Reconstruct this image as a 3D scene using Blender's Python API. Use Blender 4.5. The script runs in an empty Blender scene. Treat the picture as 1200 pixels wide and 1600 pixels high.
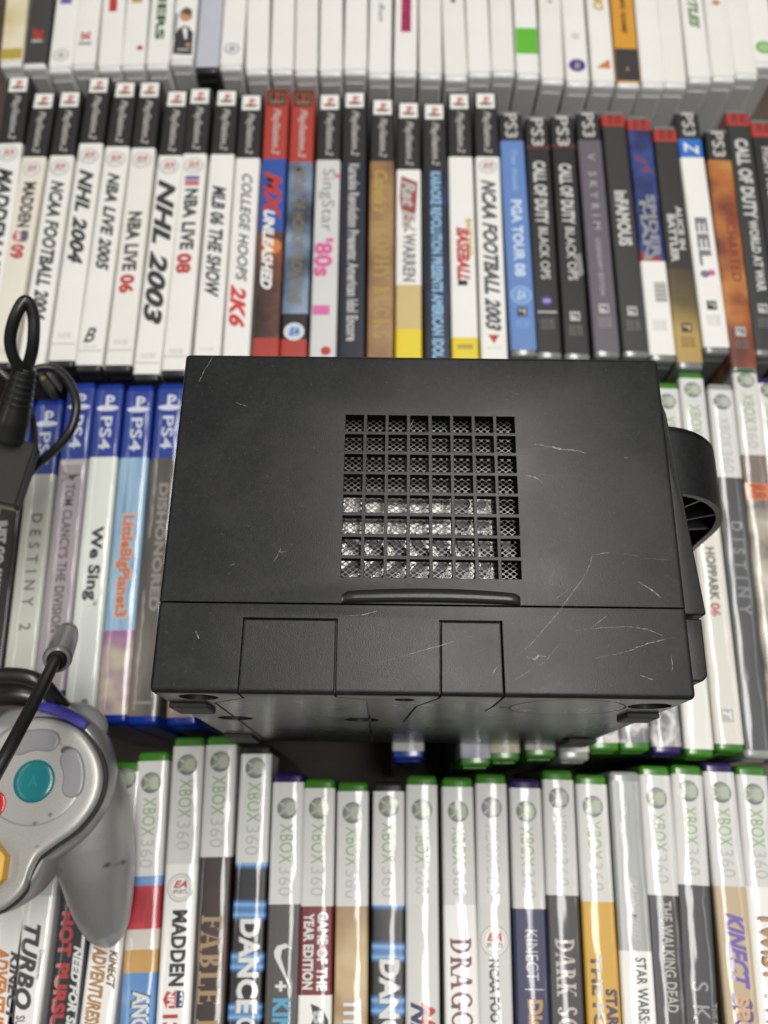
import bpy, bmesh, math, random
from mathutils import Vector, Matrix

# ------------------------------------------------------------------ camera, world, lamps, exposure
SC = bpy.context.scene
COL = SC.collection
MM = 0.001
FPX, TILT, CAMH = 1314.0, math.radians(20.4), 375.0      # focal length in 1200x1600 pixels, tilt from straight down, mm above the spines
cd = bpy.data.cameras.new('camera'); cam = bpy.data.objects.new('camera', cd); COL.objects.link(cam)
cam.location = (0, 0, CAMH * MM); cam.rotation_euler = (TILT, 0, 0)
cd.sensor_fit = 'VERTICAL'; cd.sensor_height = 24.0; cd.lens = 24.0 * FPX / 1600.0
cd.clip_start = 0.01; cd.clip_end = 50
cd.dof.use_dof = True; cd.dof.focus_distance = 0.244; cd.dof.aperture_fstop = cd.lens / 2.6
SC.camera = cam
W = bpy.data.worlds.new('World'); SC.world = W; W.use_nodes = True
# a dim room: pale ceiling overhead, darker walls, dark floor
_t = W.node_tree; _g = _t.nodes.new('ShaderNodeTexCoord'); _s = _t.nodes.new('ShaderNodeSeparateXYZ'); _r = _t.nodes.new('ShaderNodeValToRGB')
_t.links.new(_g.outputs['Generated'], _s.inputs[0]); _m = _t.nodes.new('ShaderNodeMapRange'); _m.inputs[1].default_value = -1; _m.inputs[2].default_value = 1
_t.links.new(_s.outputs[2], _m.inputs[0]); _t.links.new(_m.outputs[0], _r.inputs[0]); _t.links.new(_r.outputs[0], _t.nodes['Background'].inputs[0])
_e = _r.color_ramp.elements; _e[0].position = .42; _e[0].color = (.05, .045, .04, 1); _e[1].position = .95; _e[1].color = (1, .98, .95, 1)
_k = _e.new(.60); _k.color = (.26, .255, .245, 1); _k = _e.new(.78); _k.color = (.7, .69, .665, 1)
_t.nodes['Background'].inputs[1].default_value = 0.29
def area(name, loc, sx, sy, power, rot=(0, 0, 0), col=(1, .975, .94)):
    l = bpy.data.lights.new(name, 'AREA'); l.shape = 'RECTANGLE'; l.size = sx; l.size_y = sy; l.energy = power; l.color = col
    o = bpy.data.objects.new(name, l); COL.objects.link(o); o.location = loc; o.rotation_euler = rot
    return o
area('ceiling_strip_light', (0.34, 0.20, 2.05), 0.34, 2.0, 54)
area('ceiling_strip_light', (-1.7, 0.2, 2.05), 0.16, 2.6, 11, (0, -.5, 0))
area('ceiling_strip_light', (2.0, 0.2, 2.05), 0.16, 2.6, 11, (0, .5, 0))
SC.view_settings.view_transform = 'Standard'; SC.view_settings.look = 'None'
SC.view_settings.exposure = -0.40; SC.view_settings.gamma = 1.0

def at(x, y, z=0.0):                                     # photo pixel -> point (mm) on the level plane z
    u = x - 600; v = y - 800
    d = (u, FPX * math.sin(TILT) - v * math.cos(TILT), -FPX * math.cos(TILT) - v * math.sin(TILT))
    t = (z - CAMH) / d[2]
    return (d[0] * t, d[1] * t)

# ------------------------------------------------------------------ materials
def lin(h):
    if not isinstance(h, str): return tuple(h)
    h = h.lstrip('#'); out = []
    for i in (0, 2, 4):
        c = int(h[i:i + 2], 16) / 255
        out.append(c / 12.92 if c <= .04045 else ((c + .055) / 1.055) ** 2.4)
    return tuple(out)
MATS = {}
class NT:
    def __init__(s, name):
        m = bpy.data.materials.new(name); m.use_nodes = True; s.m = m; s.t = m.node_tree
        s.b = s.t.nodes['Principled BSDF']
    def n(s, ty, **kw):
        x = s.t.nodes.new(ty)
        for k, v in kw.items(): setattr(x, k, v)
        return x
    def l(s, a, b): s.t.links.new(a, b)
    def math(s, op, a, b=None):
        x = s.n('ShaderNodeMath', operation=op)
        for i, v in enumerate((a, b)):
            if v is None: continue
            if isinstance(v, (int, float)): x.inputs[i].default_value = v
            else: s.l(v, x.inputs[i])
        return x.outputs[0]
def sleeve_normal(N, wob=1.0):
    """slightly bowed, wavy clear sleeve over the spine: real relief, spine axis along local y"""
    tc = N.n('ShaderNodeTexCoord'); sp = N.n('ShaderNodeSeparateXYZ'); N.l(tc.outputs['Object'], sp.inputs[0])
    x2 = N.math('MULTIPLY', sp.outputs[0], sp.outputs[0])
    bow = N.math('MULTIPLY', x2, -19.0)
    oi = N.n('ShaderNodeObjectInfo')
    off = N.math('MULTIPLY', oi.outputs['Random'], 3.0)
    cb = N.n('ShaderNodeCombineXYZ'); N.l(N.math('MULTIPLY', sp.outputs[0], 1.6), cb.inputs[0]); N.l(N.math('MULTIPLY', sp.outputs[1], .45), cb.inputs[1]); N.l(off, cb.inputs[2])
    ns = N.n('ShaderNodeTexNoise'); ns.inputs['Scale'].default_value = 70; ns.inputs['Detail'].default_value = 2; N.l(cb.outputs[0], ns.inputs['Vector'])
    w = N.math('MULTIPLY', ns.outputs[0], 0.00055 * wob)
    h = N.math('ADD', bow, w)
    bp = N.n('ShaderNodeBump'); bp.inputs['Strength'].default_value = 1; bp.inputs['Distance'].default_value = 1.0; N.l(h, bp.inputs['Height'])
    return bp.outputs[0], tc, oi
def print_mat(name, color, rough=.5, coat=.8, crough=.10, grain=.05, wob=1.0):
    """printed paper under a clear sleeve"""
    if name in MATS: return MATS[name]
    N = NT(name); nrm, tc, oi = sleeve_normal(N, wob)
    c = lin(color); b = N.b
    ns = N.n('ShaderNodeTexNoise'); ns.inputs['Scale'].default_value = 45; ns.inputs['Detail'].default_value = 5; N.l(tc.outputs['Object'], ns.inputs['Vector'])
    mx = N.n('ShaderNodeMixRGB'); mx.inputs[1].default_value = (*[v * (1 - grain) for v in c], 1); mx.inputs[2].default_value = (*[min(1, v * (1 + grain)) for v in c], 1)
    N.l(ns.outputs[0], mx.inputs[0]); N.l(mx.outputs[0], b.inputs['Base Color'])
    b.inputs['Roughness'].default_value = rough; b.inputs['Coat Weight'].default_value = coat; b.inputs['Coat Roughness'].default_value = crough
    N.l(nrm, b.inputs['Coat Normal']); b.inputs['Coat IOR'].default_value = 1.52
    MATS[name] = N.m; return N.m
def art_mat(name, stops, scale=60, stretch=(1, 1), detail=3, rough=.42, seed=0, bands=False, dist=0.0, axis_mix=0.0, y0=0, y1=-.19):
    """printed picture: a colour ramp through noise (and along the spine when axis_mix > 0)"""
    N = NT(name); nrm, tc, oi = sleeve_normal(N); b = N.b
    mp = N.n('ShaderNodeMapping'); mp.inputs['Scale'].default_value = (stretch[0], stretch[1], 1); mp.inputs['Location'].default_value = (seed, seed * .7, seed)
    N.l(tc.outputs['Object'], mp.inputs[0])
    if bands:
        t = N.n('ShaderNodeTexWave', bands_direction='Y'); t.inputs['Scale'].default_value = scale; t.inputs['Distortion'].default_value = dist; t.inputs['Detail'].default_value = 1
        N.l(mp.outputs[0], t.inputs['Vector']); f = t.outputs['Fac'] if 'Fac' in t.outputs else t.outputs[1]
    else:
        t = N.n('ShaderNodeTexNoise'); t.inputs['Scale'].default_value = scale; t.inputs['Detail'].default_value = detail
        N.l(mp.outputs[0], t.inputs['Vector']); f = t.outputs[0]
        f = N.math('ADD', N.math('MULTIPLY', N.math('SUBTRACT', f, .5), 2.2), .5)
    if axis_mix:
        sp = N.n('ShaderNodeSeparateXYZ'); N.l(tc.outputs['Object'], sp.inputs[0])
        mr = N.n('ShaderNodeMapRange'); mr.inputs[1].default_value = y0; mr.inputs[2].default_value = y1; N.l(sp.outputs[1], mr.inputs[0])
        f = N.math('ADD', N.math('MULTIPLY', mr.outputs[0], axis_mix), N.math('MULTIPLY', f, 1 - axis_mix))
    cr = N.n('ShaderNodeValToRGB'); e = cr.color_ramp.elements
    e[0].position = stops[0][0]; e[0].color = (*lin(stops[0][1]), 1); e[1].position = stops[-1][0]; e[1].color = (*lin(stops[-1][1]), 1)
    for p, c in stops[1:-1]:
        k = e.new(p); k.color = (*lin(c), 1)
    N.l(f, cr.inputs[0]); N.l(cr.outputs[0], b.inputs['Base Color'])
    b.inputs['Roughness'].default_value = rough; b.inputs['Coat Weight'].default_value = .8; b.inputs['Coat Roughness'].default_value = .10
    N.l(nrm, b.inputs['Coat Normal']); b.inputs['Coat IOR'].default_value = 1.52
    MATS[name] = N.m; return N.m
def plastic(name, color, rough=.4, coat=0, grain=0.0, gscale=900, metal=0.0, trans=0.0, spec=.5, mottle=.0, flake=0.0):
    if name in MATS: return MATS[name]
    N = NT(name); b = N.b; c = lin(color)
    b.inputs['Base Color'].default_value = (*c, 1); b.inputs['Roughness'].default_value = rough; b.inputs['Metallic'].default_value = metal
    b.inputs['Coat Weight'].default_value = coat; b.inputs['Specular IOR Level'].default_value = spec
    if trans: b.inputs['Transmission Weight'].default_value = trans
    tc = N.n('ShaderNodeTexCoord')
    if grain:
        ns = N.n('ShaderNodeTexNoise'); ns.inputs['Scale'].default_value = gscale; ns.inputs['Detail'].default_value = 3; N.l(tc.outputs['Object'], ns.inputs['Vector'])
        bp = N.n('ShaderNodeBump'); bp.inputs['Strength'].default_value = 1; bp.inputs['Distance'].default_value = grain; N.l(ns.outputs[0], bp.inputs['Height']); N.l(bp.outputs[0], b.inputs['Normal'])
    if mottle:
        n2 = N.n('ShaderNodeTexNoise'); n2.inputs['Scale'].default_value = 38; n2.inputs['Detail'].default_value = 6; N.l(tc.outputs['Object'], n2.inputs['Vector'])
        mr = N.n('ShaderNodeMapRange'); mr.inputs[1].default_value = .3; mr.inputs[2].default_value = .7; mr.inputs[3].default_value = rough - mottle; mr.inputs[4].default_value = rough + mottle
        N.l(n2.outputs[0], mr.inputs[0]); N.l(mr.outputs[0], b.inputs['Roughness'])
    if flake:
        f1 = N.n('ShaderNodeTexNoise'); f1.inputs['Scale'].default_value = 2200; f1.inputs['Detail'].default_value = 2; N.l(tc.outputs['Object'], f1.inputs['Vector'])
        f2 = N.n('ShaderNodeTexNoise'); f2.inputs['Scale'].default_value = 130; f2.inputs['Detail'].default_value = 1; N.l(tc.outputs['Object'], f2.inputs['Vector'])
        cr = N.n('ShaderNodeValToRGB'); cr.color_ramp.elements[0].position = .70; cr.color_ramp.elements[0].color = (1, 1, 1, 1); cr.color_ramp.elements[1].position = .745; cr.color_ramp.elements[1].color = (.28, .27, .25, 1); N.l(f2.outputs[0], cr.inputs[0])
        mx = N.n('ShaderNodeMixRGB'); mx.inputs[1].default_value = (*[v * (1 - flake) for v in c], 1); mx.inputs[2].default_value = (*[min(1, v * (1 + flake)) for v in c], 1); N.l(f1.outputs[0], mx.inputs[0])
        mm = N.n('ShaderNodeMixRGB', blend_type='MULTIPLY'); mm.inputs[0].default_value = 1; N.l(mx.outputs[0], mm.inputs[1]); N.l(cr.outputs[0], mm.inputs[2]); N.l(mm.outputs[0], b.inputs['Base Color'])
    MATS[name] = N.m; return N.m

# ------------------------------------------------------------------ mesh helpers (all lengths in mm)
def link(name, me, parent=None):
    o = bpy.data.objects.new(name, me); COL.objects.link(o)
    if parent: o.parent = parent
    return o
def mesh_from(name, V, Fc, mats, idx=None, smooth=False):
    me = bpy.data.meshes.new(name); me.from_pydata([(x * MM, y * MM, z * MM) for x, y, z in V], [], Fc)
    for m in (mats if isinstance(mats, (list, tuple)) else [mats]): me.materials.append(m)
    if idx: me.polygons.foreach_set('material_index', idx)
    if smooth: me.polygons.foreach_set('use_smooth', [True] * len(me.polygons))
    me.update(); return me
def empty(name, loc, rz=0.0, label=None, cat=None, group=None):
    o = bpy.data.objects.new(name, None); COL.objects.link(o); o.empty_display_size = .01
    o.location = [v * MM for v in loc]; o.rotation_euler = (0, 0, rz)
    if label: o['label'] = label
    if cat: o['category'] = cat
    if group: o['group'] = group
    return o
def box_bm(x0, x1, y0, y1, z0, z1, bev=0, seg=2, sel=None):
    bm = bmesh.new(); bmesh.ops.create_cube(bm, size=1)
    for v in bm.verts:
        v.co = Vector(((x0 + x1) / 2 + v.co.x * (x1 - x0), (y0 + y1) / 2 + v.co.y * (y1 - y0), (z0 + z1) / 2 + v.co.z * (z1 - z0)))
    if bev:
        ed = [e for e in bm.edges if sel is None or sel(e)]
        bmesh.ops.bevel(bm, geom=ed, offset=bev, segments=seg, profile=.5, affect='EDGES')
    return bm
def bm_mesh(name, bm, mats, smooth=False):
    bmesh.ops.recalc_face_normals(bm, faces=bm.faces)
    bmesh.ops.scale(bm, vec=(MM, MM, MM), verts=bm.verts)
    me = bpy.data.meshes.new(name); bm.to_mesh(me); bm.free()
    for m in (mats if isinstance(mats, (list, tuple)) else [mats]): me.materials.append(m)
    if smooth: me.shade_smooth(); 
    return me
def autosmooth(o, ang=35):
    o.data.polygons.foreach_set('use_smooth', [True] * len(o.data.polygons))
    bm = bmesh.new(); bm.from_mesh(o.data)
    for e in bm.edges:
        e.smooth = not (len(e.link_faces) == 2 and e.calc_face_angle(0) > math.radians(ang))
    bm.to_mesh(o.data); bm.free()
def join_bm(list_bm):
    out = bmesh.new()
    for b in list_bm:
        me = bpy.data.meshes.new('tmp'); b.to_mesh(me); b.free(); out.from_mesh(me); bpy.data.meshes.remove(me)
    return out
def tube_me(name, path, rad, mat, seg=14, closed_ends=True):
    """round tube through path points (mm), Catmull-Rom smoothed, radius number or list"""
    pts = [Vector(p) for p in path]; n = len(pts); R = rad if isinstance(rad, (list, tuple)) else [rad] * n
    P = []; Q = []
    for i in range(n - 1):
        a = pts[max(i - 1, 0)]; b = pts[i]; c = pts[i + 1]; d = pts[min(i + 2, n - 1)]
        for k in range(8):
            t = k / 8
            P.append(.5 * ((2 * b) + (c - a) * t + (2 * a - 5 * b + 4 * c - d) * t * t + (-a + 3 * b - 3 * c + d) * t ** 3)); Q.append(R[i] * (1 - t) + R[i + 1] * t)
    P.append(pts[-1]); Q.append(R[-1])
    V = []; Fc = []; up = Vector((.13, .21, 1)).normalized()
    t0 = (P[1] - P[0]).normalized(); nrm = (up - up.dot(t0) * t0).normalized()
    for i, p in enumerate(P):
        t = (P[min(i + 1, len(P) - 1)] - P[max(i - 1, 0)]).normalized()
        nrm = (nrm - nrm.dot(t) * t).normalized(); b = t.cross(nrm)
        for k in range(seg):
            a = 2 * math.pi * k / seg; V.append(tuple(p + Q[i] * (math.cos(a) * nrm + math.sin(a) * b)))
    for i in range(len(P) - 1):
        for k in range(seg): Fc.append((i * seg + k, i * seg + (k + 1) % seg, (i + 1) * seg + (k + 1) % seg, (i + 1) * seg + k))
    if closed_ends: Fc.append(tuple(range(seg - 1, -1, -1))); Fc.append(tuple((len(P) - 1) * seg + k for k in range(seg)))
    return mesh_from(name, V, Fc, mat, smooth=True)

# ------------------------------------------------------------------ lettering
FONTC = {}
def glyphs(txt, bold=0.0, shear=0.0, spacing=1.0):
    key = (txt, bold, shear, spacing)
    if key in FONTC: return FONTC[key]
    c = bpy.data.curves.new('txt', 'FONT'); c.body = txt; c.offset = bold; c.shear = shear; c.space_character = spacing; c.resolution_u = 3; c.size = 1
    o = bpy.data.objects.new('txt', c); COL.objects.link(o); dg = bpy.context.evaluated_depsgraph_get(); dg.update()
    me = bpy.data.meshes.new_from_object(o.evaluated_get(dg))
    V = [(v.co.x, v.co.y) for v in me.vertices]; Fc = [tuple(p.vertices) for p in me.polygons]
    COL.objects.unlink(o); bpy.data.objects.remove(o); bpy.data.meshes.remove(me)
    FONTC[key] = (V, Fc); return V, Fc
# a small serif alphabet of strokes: stems, hairlines, serifs and bowls on a 0..1 high body
SG = []
def serif_text(txt):
    T, H, S = .2, .09, .09
    def rect(x0, y0, x1, y1): return ([(x0, y0), (x1, y0), (x1, y1), (x0, y1)], [(0, 1, 2, 3)])
    def stem(x, y0=0, y1=1, s0=1, s1=1, t=T):
        r = [rect(x, y0, x + t, y1)]
        if s0: r.append(rect(x - S, y0, x + t + S, y0 + H))
        if s1: r.append(rect(x - S, y1 - H, x + t + S, y1))
        return r
    def hair(x0, x1, y): return [rect(x0, y - H / 2, x1, y + H / 2)]
    def diag(x0, y0, x1, y1, t): return [([(x0, y0), (x0 + t, y0), (x1 + t, y1), (x1, y1)], [(0, 1, 2, 3)])]
    def bowl(cx, cy, rx, ry, a0, a1, t=T, n=16):
        V = []; F = []
        for i in range(n + 1):
            a = math.radians(a0 + (a1 - a0) * i / n); w = H + (t - H) * abs(math.cos(a)) ** 1.5
            V += [(cx + rx * math.cos(a), cy + ry * math.sin(a)), (cx + (rx - w) * math.cos(a), cy + (ry - min(w, H * 1.3 + .0)) * math.sin(a))]
            if i: F.append((2 * i - 2, 2 * i - 1, 2 * i + 1, 2 * i))
        return [(V, F)]
    G = {
     'A': (.86, diag(.0, 0, .33, 1, .07) + diag(.56, 0, .33, 1, T) + hair(.15, .6, .33) + [rect(-.06, 0, .17, H), rect(.48, 0, .84, H)]),
     'B': (.72, stem(.1) + bowl(.22, .74, .36, .26, -90, 90) + bowl(.22, .26, .42, .26, -90, 90)),
     'C': (.84, bowl(.46, .5, .44, .5, 40, 320) + [rect(.74, .68, .8, .95)]),
     'D': (.88, stem(.1) + bowl(.28, .5, .54, .5, -90, 90)),
     'E': (.74, stem(.1) + hair(.2, .66, 1 - H / 2) + hair(.2, .66, H / 2) + hair(.2, .54, .52) + [rect(.61, .74, .67, 1), rect(.61, 0, .67, .26), rect(.5, .4, .55, .64)]),
     'F': (.7, stem(.1) + hair(.2, .66, 1 - H / 2) + hair(.2, .54, .52) + [rect(.61, .74, .67, 1), rect(.5, .4, .55, .64)]),
     'G': (.9, bowl(.46, .5, .44, .5, 40, 320) + stem(.66, 0, .42, 0, 1)),
     'H': (.92, stem(.1) + stem(.62) + hair(.2, .7, .5)),
     'I': (.38, stem(.1)),
     'K': (.86, stem(.1) + diag(.24, .42, .64, 1, .07) + diag(.58, 0, .32, .55, T) + [rect(.5, 0, .86, H), rect(.56, 1 - H, .82, 1)]),
     'L': (.7, stem(.1) + hair(.2, .66, H / 2) + [rect(.6, 0, .66, .3)]),
     'N': (.92, stem(.1, t=.07) + stem(.72, t=.07) + diag(.66, 0, .08, 1, T)),
     'O': (.96, bowl(.48, .5, .46, .5, 0, 360, n=28)),
     'P': (.7, stem(.1) + bowl(.24, .72, .4, .28, -90, 90)),
     'R': (.8, stem(.1) + bowl(.24, .74, .36, .26, -90, 90) + diag(.58, 0, .3, .5, T) + [rect(.52, 0, .84, H)]),
     'S': (.66, bowl(.32, .74, .26, .26, 20, 270) + bowl(.32, .26, .28, .26, -160, 90)),
     'T': (.78, stem(.3, s1=0) + hair(.02, .76, 1 - H / 2) + [rect(.02, .72, .08, 1), rect(.7, .72, .76, 1)]),
     'U': (.88, stem(.1, .3, 1, 0, 1) + stem(.68, .25, 1, 0, 1, .07) + bowl(.425, .32, .33, .32, 180, 360)),
     'Y': (.8, stem(.32, 0, .5, 1, 0) + diag(.34, .45, .02, 1, T) + diag(.42, .45, .66, 1, .07) + [rect(-.04, 1 - H, .26, 1), rect(.56, 1 - H, .82, 1)]),
     ' ': (.4, [])}
    V = []; F = []; x = 0; GI = []; gi = 0
    for ch in txt:
        w, polys = G.get(ch, G['O'])
        for pv, pf in polys:
            o = len(V); GI += [gi] * len(pv); gi += 1; V += [(x + a, b) for a, b in pv]; F += [tuple(o + i for i in f) for f in pf]
        x += w + .08
    SG.clear(); SG.extend(GI)
    return V, F
def fit_text(txt, y0, y1, xc, hgt, style=''):
    """lettering that reads down the spine (local -y), letter tops towards +x, fitted to y0..y1 and height hgt (mm)"""
    if 's' in style: V, F = serif_text(txt)
    else: V, F = glyphs(txt, .048 if 'B' in style else (.042 if 'b' in style else (0 if 't' in style else .018)), .35 if 'i' in style else 0, 1.9 if 'w' in style else 1.05)
    xs = [v[0] for v in V]; ys = [v[1] for v in V]; ax, bx, ay, by = min(xs), max(xs), min(ys), max(ys)
    out = []
    for (x, y) in V:
        t = (x - ax) / (bx - ax); h = (y - ay) / (by - ay)
        if 'f' in style: out.append((xc - hgt / 2 + hgt * t, min(y0, y1) + abs(y1 - y0) * h))      # upright across the spine
        else: out.append((xc + hgt * (h - .5), y0 + (y1 - y0) * t))
    return out, F

# ------------------------------------------------------------------ common colours
P = print_mat
WHITE = P('white_paper', (.81, .80, .76)); WARM = P('warm_white_paper', (.79, .775, .725)); CREAM = P('cream_paper', (.76, .72, .62)); COOL = P('cool_white_paper', (.68, .71, .66))
BLACK = P('black_ink', (.010, .0095, .009)); DGREY = P('dark_grey_ink', (.045, .043, .042)); MGREY = P('mid_grey_ink', (.22, .22, .21)); LGREY = P('light_grey_ink', (.45, .45, .43)); SILV = P('silver_ink', (.5, .5, .48))
RED = P('red_ink', '#b5332b'); BANDRED = P('band_red', '#a8382d'); DRED = P('dark_red_ink', '#701b1c'); BLUE = P('blue_ink', '#2f55a0'); NAVY = P('navy_ink', '#222650')
GREEN = P('green_ink', '#5c9a3a'); XGREEN = P('soft_green_ink', '#88a670'); BGREEN = P('bright_green_ink', '#5db52c'); DGREEN = P('dark_green_ink', '#2c5a2c')
YEL = P('yellow_ink', '#e0c92a'); GOLD = P('gold_ink', '#b59a45'); PGOLD = P('pale_gold_ink', '#c9b27a'); ORANGE = P('orange_ink', '#c87a35'); PINK = P('pink_ink', '#cf5c93'); MAG = P('magenta_ink', '#b02a60')
PURP = P('purple_ink', '#5a4a9c'); LBLUE = P('light_blue_ink', '#8db6d8'); CYAN = P('cyan_ink', '#4f9cc0'); SKY = P('sky_ink', '#5f8fc6'); SKIN = P('skin_ink', '#c28d68'); BROWN = P('brown_ink', '#5d4636')
PS4BLUE = P('deep_blue_paper', '#1f3a8c', rough=.35)
S_BLACK = plastic('black_case_plastic', (.018, .018, .018), .32, coat=.2)
S_WHITE = plastic('white_case_plastic', (.70, .705, .69), .38, coat=.2, grain=.00004)
S_GREEN = plastic('green_case_plastic', '#3c7a22', .25, coat=.4)
S_PURP = plastic('purple_case_plastic', '#2a1c55', .25, coat=.4)
S_BLUE = plastic('blue_case_plastic', '#0f2f8a', .22, coat=.4)
S_CLEAR = plastic('smoky_case_plastic', (.17, .18, .175), .22, coat=.5)
S_RED = plastic('red_case_plastic', '#8c2a20', .3, coat=.3)
S_SILV = plastic('grey_case_plastic', (.3, .31, .3), .25, coat=.5)

# ------------------------------------------------------------------ game cases
SHELLS = {}; STRIPS = {}
def shell_mesh(w, L, mat):
    k = (round(w, 1), round(L, 1), mat.name)
    if k not in SHELLS:
        bm = box_bm(-w / 2 + .25, w / 2 - .25, -L, 0, 0, 134.75, 1.9, 3)
        SHELLS[k] = bm_mesh('case_shell', bm, mat, smooth=True)
    return SHELLS[k]
def strip_mesh(w, y0, y1, mat, name):
    """paper insert under its sleeve, folded over the spine and down both faces"""
    hw = w / 2; r = 1.5; top = 135.0; prof = [(-hw, 110), (-hw, top - r - 3)]
    for i in range(7):
        a = math.pi - i * math.pi / 12; prof.append((-hw + r + r * math.cos(a), top - r + r * math.sin(a)))
    prof += [(-hw * .33, top), (hw * .33, top)]
    for i in range(7):
        a = math.pi / 2 - i * math.pi / 12; prof.append((hw - r + r * math.cos(a), top - r + r * math.sin(a)))
    prof += [(hw, top - r - 3), (hw, 110)]
    V = []; F = []; n = len(prof); e = .5
    rows = [(y0, -.10), (y0 - .35 if y1 < y0 - 1 else y0 - .1, 0), (y1 + .35 if y1 < y0 - 1 else y1 + .1, 0), (y1, -.10)]
    rows = [(y0, 0), (y1, 0)]
    for y, dz in rows:
        for (x, z) in prof: V.append((x, y, z + dz))
    for r_ in range(len(rows) - 1):
        for i in range(n - 1): F.append((r_ * n + i, r_ * n + i + 1, (r_ + 1) * n + i + 1, (r_ + 1) * n + i))
    F = [tuple(reversed(f)) for f in F]
    return mesh_from(name, V, F, mat, smooth=True)

class Flat:
    """collects flat print into one multi-material mesh"""
    def __init__(s): s.V = []; s.F = []; s.I = []; s.M = []
    def add(s, pts, faces, mat, z=135.05):
        if mat not in s.M: s.M.append(mat)
        o = len(s.V); s.V += [(x, y, z) for x, y in pts]
        for f in faces:
            a = sum((pts[f[i]][0] * pts[f[(i + 1) % len(f)]][1] - pts[f[(i + 1) % len(f)]][0] * pts[f[i]][1]) for i in range(len(f)))
            s.F.append(tuple(o + i for i in (f if a > 0 else f[::-1]))); s.I.append(s.M.index(mat))
    def rect(s, x0, x1, y0, y1, mat, z=135.05): s.add([(x0, y0), (x1, y0), (x1, y1), (x0, y1)], [(0, 1, 2, 3)], mat, z)
    def disc(s, x, y, rx, ry, mat, z=135.05, n=28): s.add([(x + rx * math.cos(2 * math.pi * i / n), y + ry * math.sin(2 * math.pi * i / n)) for i in range(n)], [tuple(range(n))], mat, z)
    def ring(s, x, y, rx, ry, t, mat, z=135.06, n=30, a0=0, a1=360):
        P_ = []; F_ = []
        for i in range(n + 1):
            a = math.radians(a0 + (a1 - a0) * i / n); P_ += [(x + rx * math.cos(a), y + ry * math.sin(a)), (x + (rx - t) * math.cos(a), y + (ry - t) * math.sin(a))]
            if i: F_.append((2 * i - 2, 2 * i - 1, 2 * i + 1, 2 * i))
        s.add(P_, F_, mat, z)
    def poly(s, pts, mat, z=135.05): s.add(pts, [tuple(range(len(pts)))], mat, z)
    def text(s, t, y0, y1, xc, h, mat, style='', z=135.09):
        v, f = fit_text(t, y0, y1, xc, h, style); s.add(v, f, mat, z)
        if 's' in style:                                  # strokes lie one over the other, a hair apart
            o = len(s.V) - len(v)
            for i, g_ in enumerate(SG): s.V[o + i] = (*s.V[o + i][:2], z + .005 * (g_ % 9))
    def out(s, name, parent):
        if s.F: return link(name, mesh_from(name, s.V, s.F, s.M, s.I), parent)

def ps_mark(F, x, y, s, mat, z=135.08, P2=None, S2=None):
    # upright letter standing on a lying swoosh
    F.disc(x, y - .3 * s, .58 * s, .17 * s, S2 or mat, z - .02, 20)
    F.poly([(x - .13 * s, y - .36 * s), (x + .05 * s, y - .44 * s), (x + .05 * s, y + .48 * s), (x - .13 * s, y + .44 * s)], P2 or mat, z)
    F.ring(x + .04 * s, y + .24 * s, .3 * s, .22 * s, .13 * s, P2 or mat, z + .01, a0=-80, a1=92, n=12)
def orb(F, x, y, r, dim=False):
    F.disc(x, y, r, r, P('orb_dark_ink', (.15, .155, .15)), 135.04); F.disc(x + .14 * r, y + .06 * r, .78 * r, .8 * r, P('orb_mid_ink', (.27, .28, .265)), 135.05); F.disc(x + .3 * r, y, .5 * r, .6 * r, P('orb_light_ink', (.42, .44, .40)), 135.06)
    for a in (35, 145):
        c, s_ = math.cos(math.radians(a)), math.sin(math.radians(a))
        F.poly([(x + c * r * .92 - s_ * r * .1, y + s_ * r * .92 + c * r * .1), (x - s_ * r * .04, y + c * r * .04), (x - c * r * .92 - s_ * r * .1, y - s_ * r * .92 + c * r * .1), (x - c * r * .92 + s_ * r * .12, y - s_ * r * .92 - c * r * .12), (x + s_ * r * .04, y - c * r * .04), (x + c * r * .92 + s_ * r * .12, y + s_ * r * .92 - c * r * .12)], P('orb_cross_ink', '#a9bf86') if not dim else LGREY, 135.07)
def ea(F, x, y, r, fill=None, ink=None, ink2=None):
    F.disc(x, y, r, r, LGREY, 135.04); F.disc(x, y, r * .88, r * .88, fill or WHITE, 135.05); F.ring(x, y, r * .78, r * .78, r * .07, LGREY, 135.06)
    F.text('EA', y + r * .62, y - r * .62, x + r * .18, r * .55, ink or RED, 'bi', 135.08) if False else None
    v, f = fit_text('EA', y - r * .02, y + r * .5, x, r * 1.05, 'bif')
    F.add([(a, b) for a, b in v], f, ink or RED, 135.08)
    v, f = fit_text('SPORTS', y - r * .42, y - r * .12, x, r * 1.1, 'bf'); F.add(v, f, ink2 or MGREY, 135.08)
def nfl(F, x, y0, y1):
    m = (y0 + y1) / 2; h = abs(y1 - y0) / 2
    F.poly([(x - 4.6, m), (x - 3, m + h), (x + 4, m + h * .9), (x + 4.8, m), (x + 4, m - h * .9), (x - 3, m - h)], WHITE, 135.05)
    F.poly([(x - 4.3, m), (x - 2.8, m + h * .85), (x + .6, m + h * .85), (x + .6, m - h * .85), (x - 2.8, m - h * .85)], RED, 135.06)
    F.poly([(x + .8, m + h * .85), (x + 3.8, m + h * .78), (x + 4.4, m), (x + 3.8, m - h * .78), (x + .8, m - h * .85)], NAVY, 135.06)
    F.text('NFL', y0 - .4, y1 + .4, x - 1.2, 2.6, WHITE, 'b')
    for i in (-1, 0, 1): F.disc(x + 2.7, m + i * h * .5, .45, .45, WHITE, 135.08, 8)
def esrb(F, x, y, mat, mat2=None):
    F.rect(x - 2.6, x + 2.6, y + 2.8, y - 2.8, mat2 or LGREY, 135.05); F.text('T', y + 2, y - 2, x, 3.6, mat, 'Bi')
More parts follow.
